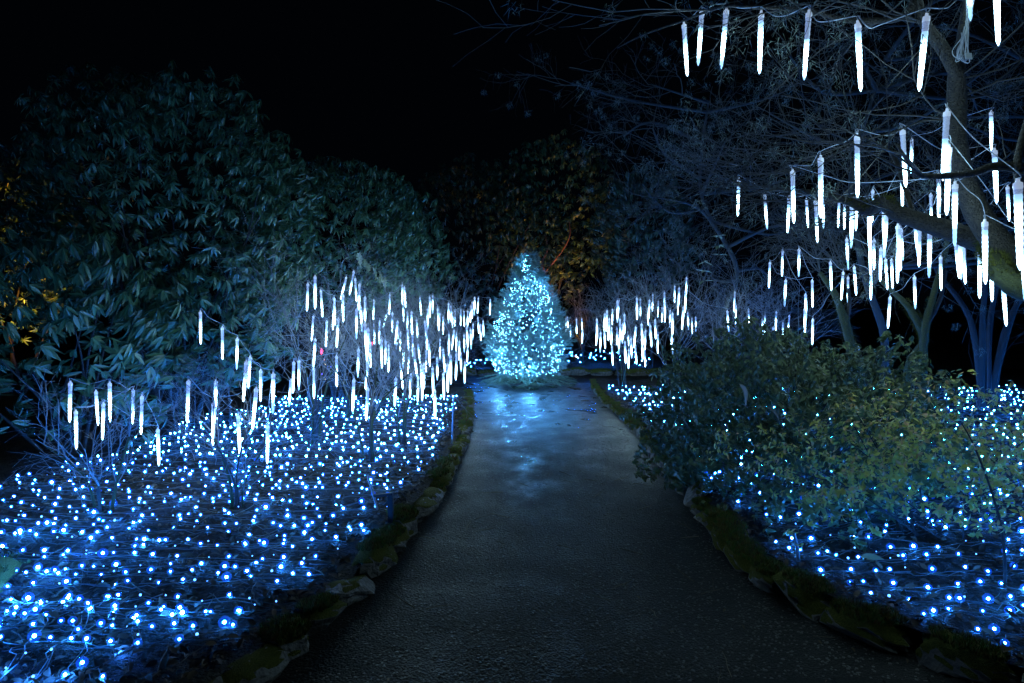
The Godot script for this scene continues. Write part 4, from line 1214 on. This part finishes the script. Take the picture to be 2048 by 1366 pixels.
	var rnear: Array = [Vector4(1.87, 2.63, -5.69, 0), Vector4(2.24, 2.57, -6.11, 3), Vector4(1.65, 2.38, -4.06, 1), Vector4(2.29, 2.49, -5.69, 1), Vector4(3.12, 2.71, -7.30, 4), Vector4(2.23, 2.36, -5.06, 1), Vector4(1.59, 2.35, -3.56, 2), Vector4(2.80, 2.59, -6.21, 1), Vector4(1.73, 2.44, -3.47, 2), Vector4(3.11, 2.57, -6.21, 2), Vector4(3.67, 2.77, -7.73, 1), Vector4(3.66, 2.73, -7.58, 1), Vector4(2.35, 2.29, -4.76, 1), Vector4(3.46, 2.69, -6.61, 2), Vector4(2.36, 2.27, -4.55, 2), Vector4(3.14, 2.16, -6.02, 2), Vector4(3.72, 2.26, -7.06, 2), Vector4(3.03, 2.35, -5.61, 2), Vector4(2.53, 2.22, -4.65, 2), Vector4(3.44, 2.12, -6.40, 2), Vector4(3.72, 2.05, -6.83, 2), Vector4(2.61, 2.13, -4.65, 2), Vector4(3.03, 2.07, -5.39, 2), Vector4(3.80, 2.33, -6.71, 2), Vector4(3.58, 2.32, -6.11, 4), Vector4(3.00, 2.18, -5.06, 2), Vector4(2.62, 2.07, -4.31, -1), Vector4(3.88, 2.03, -6.21, 2), Vector4(3.82, 1.86, -6.50, 2), Vector4(3.71, 1.67, -6.71, -1), Vector4(3.98, 2.07, -7.19, 2), Vector4(3.70, 1.95, -7.06, 2), Vector4(3.65, 2.00, -7.31, 2), Vector4(3.27, 2.24, -6.71, 1), Vector4(3.39, 2.05, -7.30, 5), Vector4(3.60, 1.95, -7.45, 1), Vector4(3.94, 1.92, -8.03, 1), Vector4(3.39, 1.87, -7.73, 1), Vector4(3.15, 1.88, -7.88, 1), Vector4(3.23, 2.24, -8.19, 1), Vector4(3.17, 2.21, -7.58, 1), Vector4(3.08, 2.10, -8.19, 1), Vector4(3.51, 1.72, -8.18, 5), Vector4(3.51, 1.55, -8.19, 1), Vector4(3.61, 1.42, -8.19, 1), Vector4(2.19, 2.19, -3.41, 2), Vector4(3.03, 2.07, -4.65, 2), Vector4(3.39, 2.10, -5.25, 2), Vector4(3.50, 2.06, -5.32, 2), Vector4(2.31, 2.00, -3.36, 2), Vector4(2.94, 1.94, -4.31, 2), Vector4(3.11, 1.92, -4.45, 2), Vector4(3.19, 1.76, -4.45, 2), Vector4(1.76, 2.02, -2.40, 2), Vector4(2.44, 1.91, -3.28, 2), Vector4(2.77, 2.48, -3.97, 4), Vector4(3.82, 3.13, -5.53, 1), Vector4(4.39, 2.64, -6.11, 2), Vector4(2.12, 2.54, -3.76, 2), Vector4(3.12, 2.68, -5.53, 2), Vector4(3.64, 3.10, -6.30, 2), Vector4(1.95, 2.46, -3.11, -3), Vector4(3.20, 2.57, -5.18, 2), Vector4(1.99, 2.31, -3.15, 2), Vector4(3.62, 2.53, -5.85, 2), Vector4(2.83, 2.46, -4.31, 2), Vector4(4.15, 2.69, -6.83, 2)]
	var t := icicles(top, "icicle tubes along the top branch", "hanging along the topmost bare branch", "from the branch tip", 1.0, 1)
	wire_through("icicle_lead", "pale lead looping along the topmost bare branch", t, 0.12, 1.6, 0.0026)
	t = icicles(left, "icicle tubes over the front of the bed", "over the front of the rhododendron bed", "from the left", 1.0, 1)
	wire_through("icicle_lead", "pale lead swinging between tubes over the front of the bed", t, 0.1, 0.85)
	t = icicles(lmid, "icicle tubes in the shrubs by the rhododendrons", "in bare shrubs below the rhododendron shoulder", "from left", 0.8, 2)
	wire_through("icicle_lead", "pale lead threading tubes below the rhododendron shoulder", t, 0.1, 0.8)
	t = icicles(lfar, "icicle tubes in the shrubs before the decorated tree", "in shrubs before the decorated tree", "from left", 0.5, 4)
	wire_through("icicle_lead", "pale lead threading the dense tubes before the decorated tree", t, 0.1, 0.8)
	t = icicles(rfar, "icicle tubes beyond the evergreen bush", "beyond the evergreen bush", "from the decorated tree", 0.5, 3)
	wire_through("icicle_lead", "pale lead threading tubes beyond the evergreen bush", t, 0.1, 0.9)
	t = icicles(rnear, "icicle tubes under the overhanging tree", "under the overhanging tree", "from left", 0.8, 3)
	wire_through("icicle_lead", "pale lead threading tubes under the overhanging tree", t, 0.08, 1.2)

func build_strings() -> void:
	var z := -2.95
	var k := 0
	while z > -11.0:
		k += 1
		var pts := PackedVector3Array()
		var x0 := edge_l(z) - rf(0.22, 0.34)
		var x1 := -4.15 + rf(-0.2, 0.2) + (0.4 if z < -9.0 else 0.0)
		var m := 44
		var ph := rf(0, 100)
		for j in m + 1:
			var x := lerpf(x0, x1, float(j) / m)
			var zz := z + 0.1 * noise.get_noise_2d(x * 70.0 + ph, k * 31.0) + 0.03 * noise.get_noise_2d(x * 400.0, k * 91.0 + ph)
			pts.append(Vector3(x, bed_y(x, zz) + 0.012 + 0.02 * absf(noise.get_noise_2d(x * 200.0, ph)), zz))
		light_string(pts, 0.118, "string of blue lights lying across the rhododendron bed, %s from the front" % nth(k), "blue light strings on the rhododendron bed", 6.6)
		z -= 0.108 + 0.0036 * k
	# loose ends that run down the front of the bed
	for j in 11:
		var x := -1.8 - j * 0.14
		var pts := PackedVector3Array()
		for i in 24:
			var zz := -3.4 + i * 0.06
			var xx := x + 0.12 * noise.get_noise_2d(zz * 260.0, j * 57.0) + (i * 0.012)
			pts.append(Vector3(xx, bed_y(xx, zz) + 0.012 + 0.03 * absf(noise.get_noise_2d(zz * 300.0, j * 13.0)), zz))
		light_string(pts, 0.17, "string of blue lights running forward at the bed's front corner, %s from the path" % nth(j + 1), "blue light strings at the front corner", 9.0)
	# the other bed
	z = -2.95
	k = 0
	while z > -12.4:
		k += 1
		var pts := PackedVector3Array()
		var x0 := edge_r(z) + rf(0.2, 0.34)
		var x1 := 9.2 if z < -5.0 else 4.6
		var m := 60
		var ph := rf(0, 100)
		for j in m + 1:
			var x := lerpf(x0, x1, float(j) / m)
			var zz := z + 0.12 * noise.get_noise_2d(x * 70.0 + ph, k * 37.0) + 0.04 * noise.get_noise_2d(x * 400.0, k * 91.0 + ph)
			pts.append(Vector3(x, bed_y(x, zz) + 0.012 + 0.03 * absf(noise.get_noise_2d(x * 200.0, ph)), zz))
		light_string(pts, 0.13, "string of blue lights lying under the evergreen bush and azalea, %s from the front" % nth(k), "blue light strings on the bed under the bushes", 6.0)
		z -= 0.13 + 0.009 * k
	for j in 4:
		var pts := PackedVector3Array()
		for i in 22:
			var t := i / 21.0
			var x := lerpf(1.0, 3.4, t)
			var zz := -16.4 - 0.25 * j + 0.12 * sin(i * 1.1 + j)
			pts.append(Vector3(x, 0.14 + j * 0.05 + rf(0.0, 0.16) + 0.16 * maxf(0.0, sin(t * PI)) * absf(noise.get_noise_2d(i * 50.0, j * 40.0)) * 2.0, zz))
		light_string(pts, 0.26, "string of blue lights beyond the crossing behind the decorated tree, %s from the front" % nth(j + 1), "blue light strings beyond the crossing", 3.0)
	for j in 2:
		var pts := PackedVector3Array()
		for i in 10:
			var x := lerpf(-1.15, -0.55, i / 9.0)
			pts.append(Vector3(x, 0.15 + 0.14 * i / 9.0 + rf(-0.09, 0.09), -15.9 - 0.2 * j + rf(-0.1, 0.1)))
		light_string(pts, 0.2, "short string of blue lights on the low wall, %s from the path" % nth(j + 1), "blue light strings on the low wall", 3.0)

# ---------------------------------------------------------------- small things
func build_details() -> void:
	# posts and stakes
	var pg := Geo.new()
	pg.box(Vector3(0, 0.17, 0), Vector3(0.034, 0.34, 0.034))
	pg.box(Vector3(-0.05, 0.345, 0), Vector3(0.13, 0.016, 0.028), Basis(Vector3.BACK, 0.1))
	pg.box(Vector3(-0.02, 0.3, 0), Vector3(0.08, 0.01, 0.01), Basis(Vector3.BACK, 0.8))
	tag(part(self, "bracket_post", pg.mesh(), M.metal, Transform3D(Basis(), Vector3(-0.83, -0.04, -4.6))), "short dark metal post with a flat bracket arm by the kerb stones", "post")
	tag(part(self, "stake", stem_mesh([Vector3(-0.65, 0.01, -7.3), Vector3(-0.64, 0.31, -7.3), Vector3(-0.63, 0.61, -7.3)], 0.011, 0.009, 6, 0.0), M.grey_metal), "upright grey stake standing at the kerb below the icicle shrubs", "stake")
	tag(part(self, "rod", stem_mesh([Vector3(-0.91, 0, -4.75), Vector3(-0.97, 0.18, -4.8), Vector3(-1.05, 0.37, -4.9)], 0.009, 0.008, 6, 0.0), M.grey_metal), "thin grey rod leaning over the lights beside the bracket post", "rod")
	tag(part(self, "rod", stem_mesh([Vector3(1.69, 0.08, -3.95), Vector3(1.68, 0.17, -3.95), Vector3(1.66, 0.26, -3.95)], 0.011, 0.01, 6, 0.0), M.grey_metal), "short thin rod standing behind the mossy kerb of the azalea bed", "rod")
	var sg := Geo.new()
	for k in 60:
		var a := rf(0, TAU)
		var rr := rf(0.0, 0.035)
		sg.blade(Vector3(cos(a) * rr * 1.6, 0, sin(a) * rr * 1.6), Vector3(-cos(a) * rr * 0.4, rf(0.07, 0.13), -sin(a) * rr * 0.4), Vector3(-sin(a), 0, cos(a)) * 0.007)
	tag(part(self, "plant_stump", sg.mesh(), M.grey_twig, Transform3D(Basis(), Vector3(-0.92, 0.02, -4.3))), "frayed cut back plant stump behind the kerb stones", "stump")
	var sp := thing("sapling", "tall thin dark sapling stem in front of the azalea", "sapling")
	part(sp, "stem", stem_mesh([Vector3(2.58, -0.01, -3.5), Vector3(2.58, 0.19, -3.5), Vector3(2.59, 0.41, -3.55), Vector3(2.55, 0.64, -3.6), Vector3(2.49, 0.85, -3.65), Vector3(2.46, 0.95, -3.7)], 0.010, 0.003, 6, 0.05), M.bark)
	part(sp, "side_twig", stem_mesh([Vector3(2.58, 0.19, -3.5), Vector3(2.65, 0.27, -3.5), Vector3(2.74, 0.32, -3.5)], 0.005, 0.002, 5, 0.05), M.bark)
	# posts among the shrubs at the dark edge
	tag(part(self, "post", stem_mesh([Vector3(6.05, 0.46, -8.6), Vector3(6.03, 1.03, -8.6), Vector3(6.02, 1.49, -8.6)], 0.022, 0.02, 8, 0.0), M.metal), "slim dark post standing before the cluster of dark stems", "post")
	# tag and coil of spare cable on the overhanging tree
	var cb := thing("cable_bundle", "gathered bundle of pale spare cable hanging from the overhanging tree's upright limb", "cable", Vector3.ZERO)
	var cg := Geo.new()
	for k in 9:
		var a := Vector3(2.16, 3.04, -3.3) + rv() * 0.02
		var b := Vector3(2.15, 2.9, -3.3) + rv() * 0.012
		var c := Vector3(2.12, 2.81, -3.3) + rv() * 0.03
		var d := Vector3(2.14, 2.76, -3.3) + rv() * 0.025
		var pts := spline([a + Vector3(0, 0.3, 0), a, b, c, d, b + rv() * 0.01], 5)
		cg.tube(pts, radii(pts.size(), 0.0022, 0.0022), 4)
	part(cb, "cable_loops", cg.mesh(), M.pale_wire)
	var tg := Geo.new()
	tg.box(Vector3.ZERO, Vector3(0.045, 0.028, 0.003), Basis(Vector3.BACK, 0.15) * Basis(Vector3.UP, 0.4))
	part(cb, "paper_tag", tg.mesh(), M.pale_wire, Transform3D(Basis(), Vector3(2.15, 2.77, -3.28)))
	# two dried leaves caught on the evergreen bush
	for q in [[Vector3(1.67, 1.02, -5), 0.16, "large curled brown leaf caught on top of the evergreen bush", -0.9], [Vector3(1.84, 0.86, -4.9), 0.12, "smaller curled brown leaf caught low on the evergreen bush", -0.4]]:
		var g := Geo.new()
		g.leaf(Transform3D(), 0.16, 8, 0.5, 1.1)
		tag(part(self, "dry_leaf", g.mesh(), M.dry_leaf, Transform3D(Basis(Vector3.BACK, q[3]) * Basis(Vector3.UP, 1.3).scaled(Vector3.ONE * q[1]), q[0])), q[2], "leaf")
	var fl := Geo.new()
	fl.leaf(Transform3D(), 0.2, 8, 0.25, 0.3)
	tag(part(self, "fallen_leaf", fl.mesh(), M.pale_leaf, Transform3D(Basis(Vector3.UP, 1.2) * Basis(Vector3.BACK, 0.5).scaled(Vector3.ONE * 0.16), Vector3(2.08, 0.1, -4))), "large pale fallen leaf lying among the lights before the azalea", "leaf")
	# pale lobed leaves over the icicles, and young shoots on the other side
	var lv := thing("lobed_leaf_sprig", "sprig of pale lobed leaves hanging above the icicle shrubs", "plant", Vector3(-2.06, 2.21, -9.3))
	part(lv, "twig", stem_mesh([Vector3(-0.1, 0.5, -0.1), Vector3(0, 0.1, 0), Vector3(0.35, -0.25, 0.05)], 0.006, 0.002, 5, 0.0), M.twig)
	for k in 9:
		var g := Geo.new()
		g.leaf(Transform3D(), 0.24, 9, rf(0.1, 0.5), 0.2, 1)
		part(lv, "leaf", g.mesh(), M.pale_leaf, Transform3D(Basis(Vector3.UP, rf(0, TAU)) * Basis(Vector3.RIGHT, rf(0.4, 1.3)).scaled(Vector3.ONE * rf(0.13, 0.19)), Vector3(0.045 * k - 0.02, 0.1 - 0.045 * k + rf(-0.04, 0.04), rf(-0.06, 0.06))))
	var az: Array = leaf_kind("azalea", 0.26, 4, [0.1], 0.25)
	for s in [[Vector3(2.86, 2.05, -9.5), 0.5, "young upright shoot with a leafy tip before the dark wood"], [Vector3(2.7, 1.98, -9.6), 0.22, "shorter young shoot with a starry leaf tip before the dark wood"]]:
		var sh := thing("young_shoot", s[2], "plant", s[0])
		part(sh, "stem", stem_mesh([Vector3(0, -0.9, 0), Vector3(0.01, 0, 0), Vector3(0, s[1], 0)], 0.005, 0.003, 5, 0.0), M.twig)
		for k in 12:
			var b := Basis(Vector3.UP, k * 2.4) * Basis(Vector3.RIGHT, rf(-0.3, 0.5))
			part(sh, "leaf", az[0], M.pale_leaf, Transform3D(b.scaled(Vector3.ONE * rf(0.09, 0.14)), Vector3(0, s[1] - 0.13 * (k / 5), 0)))
	# coloured bulbs glimpsed through the shrubs
	var cs := thing("coloured_light_string", "string of red, amber and violet bulbs glimpsed deep behind the icicle shrubs", "string lights")
	var cols := [Color(1, 0.06, 0.02), Color(1, 0.5, 0.1), Color(0.35, 0.15, 1.0), Color(1, 0.8, 0.4), Color(0.3, 0.2, 1.0)]
	var cmat := []
	for c in cols: cmat.append(glow(c, 5.0))
	var cw := PackedVector3Array()
	for q in [[Vector3(-3.36, 0.79, -12), 0, 1.9], [Vector3(-3.34, 0.64, -12.1), 1, 0.7], [Vector3(-3.32, 0.56, -12.1), 3, 0.7], [Vector3(-3.25, 0.5, -12), 2, 0.6], [Vector3(-3.25, 0.49, -12.2), 4, 0.6], [Vector3(-3.41, 0.36, -12.2), 2, 0.6], [Vector3(-3.33, 0.29, -12.1), 3, 0.5], [Vector3(-3.65, 0.3, -12.3), 1, 0.5], [Vector3(-2.5, 0.91, -12.2), 0, 1.1], [Vector3(-3.76, 2.17, -12.6), 0, 0.9], [Vector3(-4.24, 1.82, -12.8), 2, 0.5], [Vector3(-4.93, 1.62, -12.5), 3, 0.5]]:
		var g := Geo.new()
		g.lathe(PackedVector2Array([Vector2(0.002, 0.03), Vector2(0.009, 0.022), Vector2(0.017, 0.0), Vector2(0.013, -0.02), Vector2(0.001, -0.034)]), 8)
		part(cs, "bulb", g.mesh(), cmat[q[1]], Transform3D(Basis().scaled(Vector3.ONE * q[2]), q[0]))
		cw.append(q[0] + Vector3(0, 0.04, 0))
	var cwg := Geo.new()
	cwg.tube(cw, radii(cw.size(), 0.002, 0.002), 3)
	part(cs, "cable", cwg.mesh(), M.wire)
	# amber floodlights hidden among the shrubs
	for q in [[Vector3(1.6, 0.25, -16.7), Vector3(1.0, 4.4, -18.6), 22.0, "behind the decorated tree", 42.0], [Vector3(-7.3, 0.3, -9.6), Vector3(-8.3, 3.4, -11.2), 28.0, "behind the low rhododendron", 55.0]]:
		var fo := thing("floodlight", "small amber garden floodlight on the ground %s" % q[3], "floodlight", q[0])
		var dir: Vector3 = (q[1] - q[0]).normalized()
		var up := Basis.looking_at(dir, Vector3.BACK)
		var hg := Geo.new()
		hg.lathe(PackedVector2Array([Vector2(0.001, -0.1), Vector2(0.03, -0.1), Vector2(0.05, -0.02), Vector2(0.052, 0.02)]), 10, Transform3D(up * Basis(Vector3.RIGHT, -PI / 2), Vector3.ZERO))
		part(fo, "housing", hg.mesh(), M.metal)
		var lg := Geo.new()
		lg.lathe(PackedVector2Array([Vector2(0.001, 0.006), Vector2(0.046, 0.005), Vector2(0.046, 0.0)]), 10, Transform3D(up * Basis(Vector3.RIGHT, -PI / 2), Vector3.ZERO))
		part(fo, "lens_light", lg.mesh(), glow(Color(1, 0.55, 0.12), 4.0))
		var sl := SpotLight3D.new()
		sl.name = "flood_beam"
		sl.position = q[0] + dir * 0.05
		sl.basis = Basis.looking_at(dir, Vector3.BACK)
		sl.light_color = lin(1.0, 0.42, 0.03)
		sl.light_energy = q[2]
		sl.light_size = 0.04
		sl.spot_angle = q[4]
		sl.spot_range = 20.0
		sl.spot_attenuation = 2.0
		sl.shadow_enabled = true
		add_child(sl, true)
	# litter of leaves and twigs
	var lg2 := Geo.new()
	lg2.leaf(Transform3D(), 0.22, 4, 0.3, 0.5)
	var lm := lg2.mesh()
	var where := []
	var tints := []
	for k in 15000:
		var left := rng.randf() < 0.5
		var zz := -2.6 - 8.5 * pow(rng.randf(), 1.4)
		var x := edge_l(zz) - 0.16 - 3.4 * pow(rng.randf(), 1.3) if left else edge_r(zz) + 0.16 + 4.5 * pow(rng.randf(), 1.3)
		var c := rf(0.15, 1.5)
		where.append(Transform3D(Basis(Vector3.UP, rf(0, TAU)) * Basis(Vector3.RIGHT, rf(-0.9, 0.4)) * Basis(Vector3.BACK, rf(-1.0, 1.0)).scaled(Vector3.ONE * rf(0.02, 0.07)), Vector3(x, bed_y(x, zz) + 0.012, zz)))
		tints.append(Color(0.075 * c, 0.055 * c, 0.036 * c))
	for k in 80:
		var zz := -2.4 - 8.0 * pow(rng.randf(), 1.2)
		var x := lerpf(edge_l(zz) + 0.05, edge_r(zz) - 0.05, rng.randf())
		var c := rf(0.3, 0.9)
		where.append(Transform3D(Basis(Vector3.UP, rf(0, TAU)) * Basis(Vector3.BACK, rf(-0.3, 0.3)).scaled(Vector3.ONE * rf(0.012, 0.035)), Vector3(x, 0.014, zz)))
		tints.append(Color(0.1 * c, 0.075 * c, 0.045 * c))
	var li := scatter(self, "fallen_leaves", lm, M.litter, where, tints)
	tag(li, "brown fallen leaves strewn over the beds and path", "leaves")
	var ng := Geo.new()
	ng.tube(PackedVector3Array([Vector3(0, 0, 0), Vector3(0.02, 0.01, 0.35), Vector3(-0.03, 0.0, 0.7), Vector3(0, 0.0, 1)]), PackedFloat32Array([0.014, 0.013, 0.011, 0.006]), 4)
	var w2 := []
	var t2 := []
	for k in 1500:
		var zz := -2.6 - 6.5 * pow(rng.randf(), 1.4)
		var pick := rng.randf()
		var x := edge_l(zz) - 0.3 - rf(0, 3.2) if pick < 0.5 else (edge_r(zz) + 0.3 + rf(0, 3.5) if pick < 0.95 else lerpf(edge_l(zz), edge_r(zz), rng.randf()))
		var y := bed_y(x, zz) + 0.01 if pick < 0.95 else 0.012
		w2.append(Transform3D(Basis(Vector3.UP, rf(0, TAU)) * Basis(Vector3.RIGHT, rf(-0.25, 0.05)).scaled(Vector3.ONE * rf(0.06, 0.22)), Vector3(x, y, zz)))
		var c := rf(0.5, 1.3)
		t2.append(Color(0.13 * c, 0.11 * c, 0.08 * c))
	var tl := scatter(self, "twig_litter", ng.mesh(), M.litter, w2, t2)
	tag(tl, "small fallen twigs scattered among the lights", "twigs")
	var gg := Geo.new()
	gg.ball(Vector3.ZERO, 1.0, 3, 5)
	var w3 := []
	var t3 := []
	for k in 14000:
		var zz := -2.3 - 9.0 * pow(rng.randf(), 1.7)
		var x := lerpf(edge_l(zz), edge_r(zz), rng.randf())
		var q := rf(0.003, 0.0075)
		w3.append(Transform3D(Basis.from_euler(rv() * Vector3(0.25, 3.0, 0.25)).scaled(Vector3(q * rf(0.8, 1.5), q * rf(0.2, 0.45), q * rf(0.8, 1.5))), Vector3(x, noise.get_noise_2d(x * 30.0, zz * 30.0) * 0.006 + 0.001, zz)))
		var c := rf(0.5, 1.6)
		t3.append(Color(0.03 * c, 0.03 * c, 0.03 * c))
	var gm := mat(Color.WHITE, 0.5)
	gm.vertex_color_use_as_albedo = true
	var gs := scatter(self, "gravel", gg.mesh(), gm, w3, t3)
	tag(gs, "fine loose gravel bedded in the wet path", "gravel")
